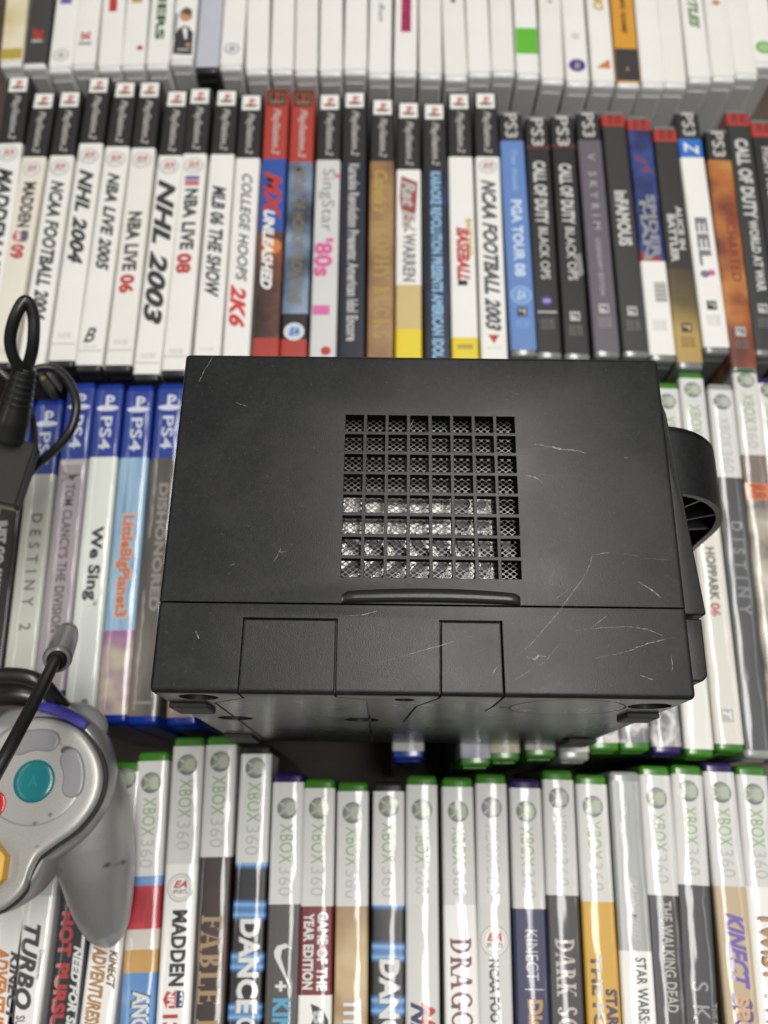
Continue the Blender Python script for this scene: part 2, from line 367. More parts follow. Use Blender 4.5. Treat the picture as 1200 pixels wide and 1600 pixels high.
def tiny(F, x, y, mat, rows=3):
    for i in range(rows): F.text('SLUS 2052' if i % 2 == 0 else 'ENTER COMP', y - i * 1.7, y - i * 1.7 - 1.1, x, 7, mat, 'f')

def case(top, bot, w, shellmat, items, label, group, L=None):
    a = at(*top); b = at(*bot); d = (b[0] - a[0], b[1] - a[1]); ln = math.hypot(*d); L = L or ln
    rz = math.atan2(d[0], -d[1])
    root = empty('game_case', (a[0], a[1], -135.0), rz, label, 'game case', group)
    link('case_shell', shell_mesh(w, L, shellmat), root)
    def Y(py):                                          # photo row -> distance down the spine (mm, negative)
        t = (py - top[1]) / (bot[1] - top[1]); px = top[0] + (bot[0] - top[0]) * t; q = at(px, py)
        return -((q[0] - a[0]) * d[0] + (q[1] - a[1]) * d[1]) / ln
    cur = []; zt = 135.08
    class _P:                                           # every printed mark becomes a part of its own
        def __init__(s_, kind): s_.kind = kind
        def __getattr__(s_, nm):
            f = Flat(); cur.append((s_.kind, f)); return getattr(f, nm)
    class _G:                                           # a logo drawn from several shapes stays one part
        def __enter__(s_): s_.f = Flat(); cur.append(('printed_logo', s_.f)); return s_.f
        def __exit__(s_, *a_): return False
    art = _P('printed_mark'); let = _P('printed_lettering')
    for it in items:
        k = it[0]
        if k == 'p':   # insert panel between two rows
            y0 = Y(it[1]) if it[1] is not None else -4.0; y1 = Y(it[2]) if it[2] is not None else -(L - 3.6)
            link(it[4] if len(it) > 4 else 'spine_panel', strip_mesh(w, y0, y1, it[3], 'spine_panel'), root)
        elif k == 't': zt += .018; let.text(it[3], Y(it[1]), Y(it[2]), it[5], it[4], it[6], it[7] if len(it) > 7 else '', zt)
        elif k == 'f':
            v, f = fit_text(it[3], Y(it[2]), Y(it[1]), it[5], it[4], 'f' + (it[7] if len(it) > 7 else '')); let.add(v, f, it[6], 135.09)
        elif k == 'ps2':
            y0 = -2.6; base, ink = (WHITE, None) if it[1] == 'w' else (BLACK, GOLD)
            F_ = Flat(); cur.append(('printed_logo', F_)); F_.rect(-5.2, 5.2, y0, y0 - 11, base, 135.04)
            if ink: F_.ring(0, y0 - 5.5, 5.6, 5.6, .5, GOLD, 135.05, n=4, a0=45, a1=405)
            ps_mark(F_, 0, y0 - 5.6, 7, RED, P2=RED, S2=P('mark_mix_ink', '#6d6a58'))
            let.text('PlayStation.2', y0 - 13.5, Y(it[2]) + 3, 0, 5.4, P('band_lettering', (.5, .49, .46)), 'i')
        elif k == 'ps3': let.text('PS3', -3.2, Y(it[1]) + 2.2, 0, 7.0, P('band_lettering', (.5, .49, .46)), '')
        elif k == 'ps3r':
            for q in (0, 1): let.text('PS3', -4.2, -10.5, 2.2 - 4.4 * q, 3.4, DRED, 'b')
        elif k == 'ps4':
            F_ = Flat(); cur.append(('printed_logo', F_)); ps_mark(F_, 0, -11.5, 9.5, P('pale_band_lettering', (.6, .63, .7))); let.text('PS4', -19, -37, 0, 5.6, P('pale_band_lettering', (.6, .63, .7)), '')
        elif k == 'x':
            yo, y0, y1 = Y(it[1]), Y(it[2]), Y(it[3]); m = y0 + (y1 - y0) * .56; dim = len(it) > 4
            F_ = Flat(); cur.append(('printed_logo', F_)); orb(F_, 0, yo, 4.3, dim)
            let.text('XBOX', y0, m, 0, 5.6, XGREEN if not dim else LGREY, 't'); let.text('360', m - 1.2, y1, 0, 5.6, LGREY, 't')
        elif k == 'ea':
            F_ = Flat(); cur.append(('printed_logo', F_)); ea(F_, 0, Y(it[1]), 5.6 if len(it) < 3 else it[2])
        elif k == 'nfl':
            F_ = Flat(); cur.append(('printed_logo', F_)); nfl(F_, 0, Y(it[1]), Y(it[2]))
        elif k == 'disc': art.disc(it[3], Y(it[1]), it[2], it[2], it[4], 135.05 + (it[5] if len(it) > 5 else 0))
        elif k == 'rect': art.rect(it[3], it[4], Y(it[1]), Y(it[2]), it[5], 135.05 + (it[6] if len(it) > 6 else 0))
        elif k == 'poly': art.poly([(x, Y(y)) for x, y in it[1]], it[2], 135.05 + (it[3] if len(it) > 3 else 0))
        elif k == 'esrb':
            F_ = Flat(); cur.append(('printed_logo', F_)); esrb(F_, 0, Y(it[1]), it[2], it[3] if len(it) > 3 else None)
        elif k == 'tiny':
            F_ = Flat(); cur.append(('small_print', F_)); tiny(F_, 0, Y(it[1]), it[2], it[3] if len(it) > 3 else 2)
    for nm, f in cur: f.out(nm, root)
    k = ('rim', w, round(L, 1), shellmat.name)
    if k not in SHELLS:                                  # raised panel on the lower end of the case
        SHELLS[k] = bm_mesh('end_panel', box_bm(-w / 2 + 1.6, w / 2 - 1.6, -L - .5, -L + .9, 8, 128.5, .4, 1), shellmat)
    o = link('end_panel', SHELLS[k], root)
    return root

# ---- top row: white cases seen at their lower ends
G1 = 'white game cases in the top row'
def r1(bx, by, tx, items, label, shell=S_WHITE, panel=WHITE):
    # spine continues beyond the frame: top end found from a 190 mm case
    s = (tx - bx) / by
    a = at(bx, by); b = at(tx, 0); d = (b[0] - a[0], b[1] - a[1]); l = math.hypot(*d); e = (a[0] + d[0] / l * 190, a[1] + d[1] / l * 190)
    dep = e[1] * math.sin(TILT) + CAMH * math.cos(TILT); up = e[1] * math.cos(TILT) - CAMH * math.sin(TILT)
    top = (600 + FPX * e[0] / dep, 800 - FPX * up / dep)
    its = ([('p', None, None, panel)] if panel else []) + items
    return case(top, (bx, by), 13.9, shell, its, label, G1)
art_cream = art_mat('cream_gold_print', [(0, '#cdbb7a'), (.5, '#dcd3b4'), (1, '#e6e0cc')], 50, seed=2)
r1(16, 103, 26, [('rect', 76, 92, -6, 6, P('ochre_ink', '#b39a3c'))], 'cream spine with faint gold pattern at the far left of the top row', panel=art_cream)
r1(52, 106, 65, [('t', 44, 66, '2K', 6.5, .5, RED, 'Bi'), ('rect', 62, 66, -3, 4, LGREY)], 'black spine in a white case, small red and white logo, top row left', panel=DGREY)
r1(92, 112, 105, [('disc', 86, 4.6, 0, MGREY), ('disc', 86, 4.0, 0, WHITE, .01), ('disc', 86, 2.4, 0, LGREY, .02), ('rect', -20, 6, -4, 3, P('violet_ink', '#6a5aa8'))], 'white spine with violet print and a grey ring logo, beside the black spine, top row')
r1(129, 107, 140, [('t', 50, 64, '2K', 6, 0, RED, 'b'), ('t', 66, 71, 'SPORTS', 7, 0, MGREY, 'f') if False else ('rect', 66, 70, -4, 3.6, MGREY)], 'white spine with a small red logo over a grey line, top row left')
r1(170, 110, 178, [('rect', -20, 18, -2.6, 2.2, RED)], 'white spine with a plain red block at the frame edge, top row left')
r1(206.5, 108, 215, [('f', 68, 82, 'THQ', 7, -1, DGREY, 'i'), ('rect', -20, 4, -3.5, 3, GOLD), ('disc', 75, 1.9, 3.6, RED)], 'white spine with a small black and red publisher mark low down, top row left')
r1(245, 107, 254, [('t', -22, 62, 'NERS', 5.6, 0, DGREEN, 'B')], 'white spine with bold dark green capitals, beside the spine with the suited man')
r1(283, 100, 292, [('poly', [(-5.6, 84), (5.8, 86), (5.6, 52), (2.6, 42), (0, 40), (-3.2, 44), (-5.4, 54)], P('suit_ink', (.03, .03, .035))), ('poly', [(-1.2, 44), (1.6, 43), (2.2, 60), (1.0, 62)], WHITE, .02), ('disc', 27, 3.4, .4, SKIN, .01), ('poly', [(-3.2, 30), (-3.4, 18), (0, 11), (3.6, 15), (4.2, 30), (3, 24), (-2.4, 21)], BROWN, .03), ('disc', 70, 1.5, 3, SKIN, .03), ('rect', 76, 79, -3, 4, LGREY, .03), ('poly', [(-6, 60), (-6, 20), (-4.6, 22), (-4.8, 50)], P('slate_ink', '#5a6480'), .01)], 'white case whose spine shows a dark haired person in a black suit')
r1(322, 112, 331, [], 'pale lilac grey spine in a black case, the only black end in the top row', shell=S_BLACK, panel=P('lilac_paper', '#b9bbc6'))
r1(360, 108, 367.5, [('disc', 76, 4.4, 0, P('slate_ink', '#5a6480')), ('disc', 76, 3.7, 0, WHITE, .01), ('t', 72, 80, 'EA', 3.6, 0, P('slate_ink', '#5a6480'), 'bif')], 'white spine with a small blue grey ring logo, right of the black ended case')
labs = {440: 'plain white spine above the first red spine of the second row', 478: 'plain white spine above the second red spine of the second row', 517: 'plain white spine two left of the one with grey script, top row',
        555: 'plain white spine directly left of the one with grey script, top row', 713: 'white spine with a single dark dot at the frame edge, top row', 750: 'plain white spine second to the left of the green square, top row', 787: 'plain white spine directly left of the one with a green square, top row'}
r1(401, 115, 404, [], 'plain white spine, second to the right of the black ended case, top row')
for bx, by, tx in ((440, 115, 443), (478, 117, 480), (517, 117, 518), (555, 115, 557)):
    r1(bx, by, tx, [], labs[bx], panel=WHITE if bx != 478 else WARM)
r1(593, 121, 595, [('t', -30, 34, 'Just Run', 4.6, 0, MGREY, 'i')], 'white spine with grey script lettering at the frame edge, top row centre')
r1(633, 119, 635, [('rect', -30, 50, -3, 3, MAG), ('t', -25, 46, 'PARTY HITS', 4.2, 0, P('wine_ink', '#7a1c40'), 'b')], 'white spine with a magenta title block, top row centre')
r1(673, 122, 672, [], 'plain white spine directly right of the one with the magenta block, top row', panel=WARM)
for bx, by, tx in ((713, 125, 708), (750, 119, 745), (787, 118, 782)):
    r1(bx, by, tx, [('disc', 1, 1.6, 0, DGREY)] if bx == 713 else [], labs[bx], panel=WARM if bx != 750 else WHITE)
r1(825.5, 122, 820, [('rect', 44, 84, -6.4, 6.4, BGREEN)], 'white spine with a bright green square block, top row')
r1(864, 130, 859, [('disc', 2, 1.8, 0, LGREY)], 'cream white spine between the green square and the purple ring logo, top row', panel=WARM)
r1(904, 134, 895, [('disc', 102, 5, 0, PURP), ('disc', 102, 4, 0, P('plum_ink', '#3d2a70'), .01), ('t', 97, 107, 'EA', 3, 0, LGREY, 'bif'), ('disc', 56, 2.5, 0, P('faint_ink', (.6, .59, .55)))], 'white spine with a round purple logo near its end, top row right')
r1(944.5, 134, 934, [('t', -30, 16, 'SUMO', 6.4, 0, P('mustard_ink', '#c9a02a'), 'Bi'), ('poly', [(-4, 106), (4, 92), (4.4, 107)], ORANGE)], 'white spine with yellow lettering and an orange triangle, top row right')
r1(983, 136, 972, [('rect', 76, 126, -6.7, 6.7, P('charcoal_ink', (.03, .03, .03))), ('t', -30, 52, 'THE BIG GAME', 3, 0, P('dark_amber_ink', '#4a3410'), 'b'), ('poly', [(-.8, 110), (.8, 110), (0, 103)], SKIN, .02)], 'amber yellow spine with a black lower block in a white case, top row right', panel=P('amber_paper', '#d2962c'))
r1(1021.5, 136, 1009, [], 'plain white spine directly right of the amber one, top row')
r1(1056, 136, 1044, [], 'plain white spine directly left of the one with slanted green lettering, top row', panel=WARM)
r1(1095, 128, 1081, [('t', -34, 44, 'TURTLES', 6, 0, P('jungle_ink', '#4d7a2a'), 'Bi')], 'white spine with slanted dark green lettering, top row right')
r1(1132, 126, 1118, [('disc', 4, 2.4, 0, SKIN)], 'white spine with a small tan spot, right of the green lettered one, top row', panel=WARM)
r1(1168, 122, 1151, [], 'plain white spine directly left of the one with the green disc, top row', panel=WARM)
r1(1198, 104, 1184, [('disc', 74, 5, 0, GREEN), ('disc', 74, 3.6, 0, P('pale_green_ink', '#9cc088'), .01)], 'white spine with a green disc, at the far right of the top row')

# ---- second row, left two thirds: black and white spines with a white square at the top
G2 = 'game cases in the second row'
def r2(top, bot, band, items, label, panel=WHITE, red=False, end=None):
    items = [tuple(min(v * 1.25, 10.2) if (i == 4 and v < 9.5) else v for i, v in enumerate(it)) if it[0] == 't' else it for it in items]
    its = [('p', None, band, BANDRED if red else P('black_band', (.013, .0125, .012)), 'platform_band'), ('ps2', 'r' if red else 'w', band)]
    if panel is not None: its.append(('p', band, end, panel))
    return case(top, bot, 13.9, S_RED if red else S_BLACK, its + items, label, G2)
G = P('faint_grey_ink', (.48, .475, .45)); INK = P('soft_black_ink', (.03, .03, .03))
r2((31, 116), (-34, 572), 224, [('ea', 240), ('t', 262, 440, 'MADDEN NFL', 6.5, 0, INK, 'Bi')], 'white spine cut by the left edge of the photo, bold black slanted capitals, second row')
r2((71, 141), (-4, 576), 245, [('ea', 264, 5.0), ('t', 285, 355, 'MADDEN', 5.6, .6, P('olive_black_ink', '#3a3a30'), 'b'), ('nfl', 358, 380), ('t', 382, 404, '09', 6, -.4, RED, 'B'), ('tiny', 545, G, 2)], 'cream spine with dark capitals, a football shield and a red 09, second row left', panel=CREAM)
r2((111.5, 139), (45, 586), 243, [('ea', 262), ('t', 282, 500, 'NCAA FOOTBALL 2004', 6.2, .3, INK, 'bi'), ('tiny', 556, G, 1)], 'white spine with long black slanted title, behind the cable loop, second row')
r2((156.5, 117), (94, 573), 224, [('ea', 244), ('t', 264, 413, 'NHL 2004', 6.6, 0, INK, 'Bi'), ('tiny', 520, G), ('rect', 536, 538, -6, 6, G)], 'white spine with bold black slanted title ending in 2004, fourth from the left, second row')
r2((197.5, 124), (136, 580), 229, [('ea', 249), ('t', 270, 423, 'NBA LIVE 2005', 5.6, .4, INK, 'bi'), ('f', 512, 535, 'B', 6, -1, DGREY, 'i'), ('tiny', 540, G, 1), ('rect', 547, 549, -6, 6, G)], 'white spine with a hand drawn letter B near its lower end, second row')
r2((236, 124), (183, 580), 231, [('ea', 250), ('t', 331, 423, 'NBA LIVE', 6, 0, INK, 'b'), ('t', 429, 458, '06', 6.4, -.2, RED, 'B'), ('tiny', 530, G), ('rect', 546, 548, -6, 6, G)], 'cream white spine, black capitals starting halfway down, then red figures, left of the boldest title', panel=WARM)
r2((278, 138), (227, 594), 243, [('ea', 260), ('t', 280, 507, 'NHL 2003', 9.2, 0, INK, 'Bi'), ('tiny', 552, G), ('rect', 566, 568, -6, 6, G)], 'white spine with the boldest black slanted lettering, ending in 2003, second row')
r2((314, 134), (272, 588), 240, [('ea', 259), ('rect', 275, 280, -4, 4, BLUE), ('rect', 281, 290, -4, 4, P('pale_red_ink', '#c07070')), ('t', 295, 390, 'NBA LIVE', 6, .3, INK, 'b'), ('t', 396, 427, '08', 6.4, -.4, RED, 'B'), ('tiny', 545, G), ('rect', 556, 558, -6, 6, G)], 'white spine with a tiny blue and red badge, black capitals and red figures, second row')
r2((355.5, 137), (320, 590), 241, [('t', 290, 465, 'MLB 06 THE SHOW', 6.4, 0, P('slate_black_ink', '#30343a'), 'bi'), ('tiny', 544, G, 1)], 'white spine with narrow slate capitals and no round logo, second row')
r2((393.5, 144), (366, 592), 247, [('t', 272, 440, 'COLLEGE HOOPS', 4.6, .4, INK, 'i'), ('t', 444, 512, '2K6', 7, -.5, P('bright_red_ink', '#c83a30'), 'Bi')], 'white spine with thin black capitals followed by large red figures, second row')
mx = art_mat('rusty_desert_print', [(0, '#241a18'), (.35, '#47302a'), (.6, '#6a3c2a'), (1, '#a8552c')], 55, seed=5)
r2((433.5, 137), (413, 592), 248, [('p', 248, 362, P('royal_blue_paper', '#284c9c')), ('p', 362, 528, mx), ('p', 528, None, BANDRED), ('disc', 385, 5, 1, ORANGE), ('t', 268, 342, 'MX', 9.5, 0, P('hot_red_ink', '#b83224'), 'Bi'), ('t', 328, 452, 'UNLEASHED', 5, -1.4, WHITE, 'Bi')], 'red topped spine with blue then rusty brown art and a large red title, second row', panel=None, red=True)
moh = art_mat('stormy_slate_print', [(0, '#1d222b'), (.4, '#4c5a6c'), (.7, '#7286a0'), (1, '#9aa9bb')], 35, seed=8)
r2((474.5, 138), (456.5, 592), 253, [('p', 253, 490, moh), ('p', 490, 530, BLACK), ('p', 530, None, BANDRED), ('t', 260, 475, 'MEDAL OF HONOR FRONTLINE', 5, 0, P('dull_gold_ink', '#7d6f50'), ''), ('disc', 518, 5.2, 0, WHITE), ('disc', 518, 4.4, 0, P('pale_blue_ink', '#b7c7dc'), .01), ('t', 512, 524, 'EA', 4, 0, BLUE, 'bif')], 'red topped spine with stormy slate art and faint gold capitals, second row', panel=None, red=True)
r2((516, 143), (503, 592), 250, [('t', 264, 362, 'SingStar', 7, -.4, MGREY, 't'), ('t', 372, 432, "'80s", 8.5, -1, PINK, 'b'), ('rect', 477, 492, -6, 3, P('rose_ink', '#d06aa0')), ('disc', 275, 1.5, 5.2, PINK), ('disc', 548, 2.6, 1.5, RED)], 'pale grey white spine with thin grey lettering and pink outlined figures, second row', panel=P('pale_grey_paper', (.62, .62, .6)))
r2((554.5, 140), (549, 592), 250, [('t', 256, 533, 'Karaoke Revolution Presents: American Idol Encore', 4.8, 0, LGREY, 'b')], 'black navy spine filled by one long line of small white lettering, second row', panel=P('navy_black_paper', '#14162a'))
r2((598, 151), (593.5, 592), 252, [('t', 266, 332, "Cabela's", 6, -.5, GOLD, 'i'), ('t', 342, 528, 'TROPHY BUCKS', 6.2, .3, P('old_gold_ink', '#a8924a'), 's')], 'tan brown spine with gold serif capitals, second row', panel=art_mat('tan_print', [(0, '#6e5238'), (.5, '#94714c'), (1, '#a98560')], 40, seed=3))
r2((638.5, 156), (638.5, 592), 265, [('p', 265, 445, WHITE), ('p', 445, 514, PGOLD), ('p', 514, None, YEL), ('poly', [(-4, 275), (5, 285), (4, 330), (-2, 365), (-5, 310)], P('muted_red_ink', '#95403a')), ('t', 282, 362, 'Rat Ed', 6, 0, LGREY, 'Bi'), ('t', 365, 440, 'WARREN', 5.5, .3, MGREY, 'b')], 'white spine turning cream and bright yellow at its lower end, second row', panel=None)
r2((678, 158), (685, 592), 265, [('t', 268, 560, 'KARAOKE REVOLUTION PRESENTS AMERICAN IDOL', 4.8, .2, LBLUE, 'B')], 'midnight blue spine with long light blue lettering, second row', panel=art_mat('midnight_print', [(0, '#0b0d16'), (.6, '#12172c'), (1, '#20305e')], 50, seed=6))
r2((717, 142), (728, 592), 245, [('p', 245, 527, WHITE), ('p', 527, None, YEL), ('t', 342, 400, 'BACKYARD', 2.6, 3.6, P('mustard_ink', '#c9a02a'), 'b'), ('t', 355, 438, 'BASEBALL', 5.6, .2, RED, 'Bi'), ('t', 438, 446, '1', 4, -.5, BLACK, 'b'), ('rect', 538, 545, -4, 4, P('khaki_ink', '#a8983a'))], 'white spine with a red slanted title and a yellow lower tip, second row', panel=None)
r2((758, 141), (774, 592), 245, [('ea', 260, 5.2), ('t', 281, 517, 'NCAA FOOTBALL 2003', 6.6, 0, P('steel_ink', '#4a4c50'), 'Bi'), ('poly', [(-3, 523), (3, 523), (0, 537)], RED), ('tiny', 542, G, 1)], 'white spine with steel grey slanted title and small red pennant, beside the pale blue spine')

# ---- second row, right: taller grey plastic cases
def r2b(top, bot, band, items, label, panel=BLACK, kind='k', w=13.8):
    bm_ = P('ps3_black_band', (.011, .011, .011)) if kind == 'k' else P('ps3_red_band', '#a83228')
    its = [('p', None, band, bm_, 'platform_band'), ('ps3', band) if kind == 'k' else ('ps3r',)]
    if panel is not None: its.append(('p', band, None, panel))
    return case(top, bot, w, S_CLEAR, its + items, label, G2)
r2b((797, 171), (820, 556), 220, [('t', 234, 298, 'Tiger Woods', 4.4, 0, LBLUE, 'i'), ('t', 312, 432, 'PGA TOUR 08', 6, .2, P('ice_ink', '#c2d2e8'), 'B'), ('disc', 461, 5.6, 0, LBLUE), ('disc', 461, 4.8, 0, P('soft_blue_ink', '#6f93cc'), .01), ('t', 454, 468, 'EA', 4.4, 0, P('ice_ink', '#c2d2e8'), 'if'), ('esrb', 487, LGREY, INK), ('tiny', 500, LBLUE, 3)], 'pale blue spine with a round ring logo, second row', panel=P('pale_blue_paper', '#5f82bd'))
r2b((838, 178), (859, 560), 233, [('rect', 228, 233, -6.6, 6.6, P('thin_red_ink', '#5a1f1c')), ('t', 252, 350, 'CALL OF DUTY', 7.2, 0, P('chalk_ink', (.55, .55, .53)), 'B'), ('t', 355, 436, 'BLACK OPS', 5, .3, P('chalk_ink', (.55, .55, .53)), ''), ('disc', 470, 2.6, 0, PURP), ('rect', 468, 472, -1.6, 2, P('pale_violet_ink', '#a8a0d0'), .02), ('rect', 486, 489, -5, 5, LGREY), ('tiny', 498, MGREY, 4)], 'black spine with bold white title and a small purple logo low down, second row')
r2b((877, 175), (903, 562), 233, [('rect', 226, 231, -6.6, 6.6, P('thin_red_ink', '#5a1f1c')), ('t', 256, 350, 'CALL OF DUTY', 7.2, 0, P('chalk_ink', (.55, .55, .53)), 'B'), ('t', 355, 438, 'BLACK OPS', 5, .3, P('chalk_ink', (.55, .55, .53)), ''), ('poly', [(1, 400), (5.4, 395), (6, 428), (2, 436), (3.4, 415)], MGREY), ('esrb', 494, DGREY, LGREY), ('tiny', 508, MGREY, 4)], 'black spine with bold white title and a pale scuff at its right edge, second row')
r2b((917, 170), (950, 558), 219, [('t', 240, 358, 'V SKYRIM', 4.4, 0, P('lilac_grey_ink', '#a49ea6'), 'w'), ('t', 372, 462, 'LEGENDARY EDITION', 2.6, 0, P('lilac_grey_ink', '#a49ea6'), ''), ('esrb', 482, DGREY, LGREY), ('tiny', 496, P('lilac_grey_ink', '#a49ea6'), 4)], 'dusty purple grey spine with faint widely spaced capitals, second row', panel=P('dusty_purple_paper', '#5f5963'))
r2b((957, 171), (995, 558), 197, [('t', 298, 384, 'inFAMOUS', 7.4, 0, P('chalk_ink', (.55, .55, .53)), 'B'), ('esrb', 486, DGREY, LGREY), ('tiny', 500, MGREY, 4)], 'near black spine under a red tip with one short chunky white title, second row', panel=P('warm_black_paper', (.03, .028, .026)), kind='r')
spd = art_mat('blue_red_print', [(0, '#0d1020'), (.42, '#232f66'), (.62, '#2f4684'), (.66, '#8c3028'), (1, '#a04030')], 42, seed=11)
r2b((997, 178), (1037, 564), 203, [('p', 203, 408, spd), ('p', 408, None, WHITE), ('t', 304, 404, 'SPIDER', 5, 2, P('gunmetal_ink', '#8d9096'), 'b'), ('t', 314, 406, 'MAN', 4, -2.6, P('gunmetal_ink', '#8d9096'), 'b'), ('rect', 440, 472, -1, 5.4, P('barcode_grey_ink', '#b5b4ac')), ('rect', 446, 448, -.8, 5.2, MGREY, .01), ('rect', 453, 455, -.8, 5.2, MGREY, .01), ('rect', 460, 462, -.8, 5.2, MGREY, .01), ('rect', 467, 469, -.8, 5.2, MGREY, .01), ('tiny', 500, LGREY, 4)], 'blue and red patterned spine under a red tip, its lower half a white sticker', panel=None, kind='r')
r2b((1038, 194), (1080, 576), 221, [('p', 221, 420, P('umber_paper', '#2a2624')), ('p', 420, None, art_mat('gold_fade_print', [(0, '#2a2624'), (.35, '#5c4e2c'), (.6, '#b09450'), (1, '#a88c52')], 30, axis_mix=.8, y0=-.095, y1=-.165)), ('t', 322, 390, 'ALICE IN', 3.4, 2.6, P('chalk_ink', (.55, .55, .53)), 'b'), ('t', 335, 410, 'BATTLER', 4.2, -2, P('chalk_ink', (.55, .55, .53)), 'B'), ('esrb', 512, PGOLD, INK), ('tiny', 526, BROWN, 4)], 'dark brown spine fading to gold at its lower end, under a red tip', panel=None, kind='r')
r2b((1072, 170), (1122, 552), 217, [('p', 217, 246, P('vivid_blue_paper', '#1f6cc0')), ('p', 246, None, WHITE), ('t', 222, 242, 'Z', 8, 0, WHITE, 'i'), ('t', 340, 415, 'EEL', 6.6, 0, P('cool_grey_ink', '#74747c'), 'b'), ('disc', 428, 2.4, -1.4, P('cool_grey_ink', '#74747c')), ('disc', 426, 2.0, 2.2, PINK), ('esrb', 477, LGREY, INK), ('tiny', 492, G, 4)], 'white spine with a vivid blue square just under its black tip, second row right', panel=None)
r2b((1119, 199), (1165, 584), 250, [('p', 250, None, art_mat('amber_jungle_print', [(0, '#3c1c1a'), (.35, '#7a3c22'), (.6, '#a8642c'), (1, '#c8904a')], 34, seed=4)), ('t', 318, 440, 'UNCHARTED', 5, 1.5, P('brick_ink', '#7c2c22'), ''), ('esrb', 518, BROWN, LGREY), ('tiny', 532, MGREY, 3)], 'amber brown picture spine with faint brick red lettering, second row right', panel=None)
r2b((1151, 169), (1202, 556), 196, [('t', 217, 342, 'CALL OF DUTY', 7.6, 0, P('chalk_ink', (.55, .55, .53)), 'B'), ('t', 344, 456, 'WORLD AT WAR', 5, .6, P('chalk_ink', (.55, .55, .53)), 'b'), ('esrb', 482, DGREY, LGREY), ('tiny', 496, MGREY, 4)], 'black spine under a red tip with two long white title lines, second row right', kind='r', panel=P('green_black_paper', (.022, .025, .024)))
r2b((1190, 184), (1244, 571), 214, [('t', 230, 330, 'FIGHT NIGHT', 5, 0, LGREY, 'b')], 'black spine under a red tip, cut by the right edge of the photo', kind='r')

# ---- third row, left: blue topped cases
G3 = 'game cases in the third row'
def r3(top, bot, band, items, label, panel=COOL, end=None):
    its = [('p', None, band, PS4BLUE, 'platform_band'), ('ps4',)]
    if panel is not None: its.append(('p', band, end, panel))
    return case(top, bot, 14.0, S_BLUE, its + items, label, G3)
dark_red_side = art_mat('black_crimson_print', [(0, '#0c0a0a'), (.7, '#15100f'), (1, '#4a1c18')], 30, seed=9)
r3((31, 622), (-24, 1070), 741, [('t', 812, 940, 'JUST GO AWAY', 5.6, -1.2, P('chalk_ink', (.55, .55, .53)), 'B')], 'black spine with white capitals, cut by the left edge below the black adapter', panel=dark_red_side)
r3((77, 622), (27, 1066), 741, [('t', 803, 985, 'DESTINY 2', 5.2, .6, P('pencil_ink', '#6a6a64'), 'w')], 'greenish white spine with thin widely spaced grey capitals, third row left', panel=P('green_white_paper', '#bfc2b6'))
r3((128, 596), (74, 1092), 717, [('rect', 719, 726, -6, 6, P('pale_line_ink', '#b8b4b2')), ('poly', [(-5, 735), (-1, 742), (4.5, 741), (.8, 747), (2, 752), (-1, 748), (-5, 754), (-3, 744)], P('soft_black_ink', (.05, .05, .048))), ('t', 756, 988, "TOM CLANCY'S THE DIVISION", 4.6, .1, P('plum_grey_ink', '#50484c'), '')], 'mauve grey spine with a dark mark and thin capitals, third row left', panel=P('mauve_paper', '#9d949a'))
r3((172, 598), (122, 1126), 714, [('t', 822, 938, 'We Sing', 7.2, 0, P('deep_grey_ink', '#34363a'), 'b'), ('t', 938, 946, 'TM', 2, 2.6, MGREY, ''), ('disc', 1098, 1.6, 2, MGREY)], 'greenish white spine with rounded dark lettering, beside the grey plug')
lbp = art_mat('purple_sky_print', [(0, '#6a5aa0'), (.3, '#94608c'), (.5, '#b8b09c'), (.7, '#b878a0'), (1, '#5c4f96')], 26, seed=7)
r3((219.5, 600), (173, 1130), 715, [('p', 715, 985, art_mat('denim_sky_print', [(0, '#6f93b4'), (.5, '#8fb0ca'), (1, '#a5c0d2')], 55, stretch=(6, .5), seed=1)), ('p', 985, None, lbp), ('t', 803, 966, 'LittleBigPlanet3', 8.6, -.6, P('peach_ink', '#dcb49a'), 'B'), ('t', 805, 964, 'LittleBigPlanet3', 7, -.6, P('terracotta_ink', '#c0704c'), 'b')], 'light blue spine with orange lettering and a purple cream lower end, left of the console', panel=None)
r3((268, 597), (221, 1132), 716, [('t', 755, 955, 'DISHONORED', 4.6, .8, P('dull_silver_ink', '#8c8680'), 'b'), ('t', 1095, 1103, 'PROOF', 4, 0, LGREY, 'f') if False else ('rect', 1096, 1100, -4, 4, MGREY)], 'dark grey brown spine half hidden by the left side of the console', panel=art_mat('smoke_print', [(0, '#3c3734'), (.5, '#56504a'), (1, '#726a62')], 30, stretch=(3, .6)))
r3((314, 600), (283, 1134), 716, [], 'blue ended case whose lower tip shows just under the left console foot', panel=P('warm_tan_paper', '#a08878'))
r3((634, 610), (638, 1187), 716, [], 'single blue ended case peeking out below the middle of the console', panel=LGREY)

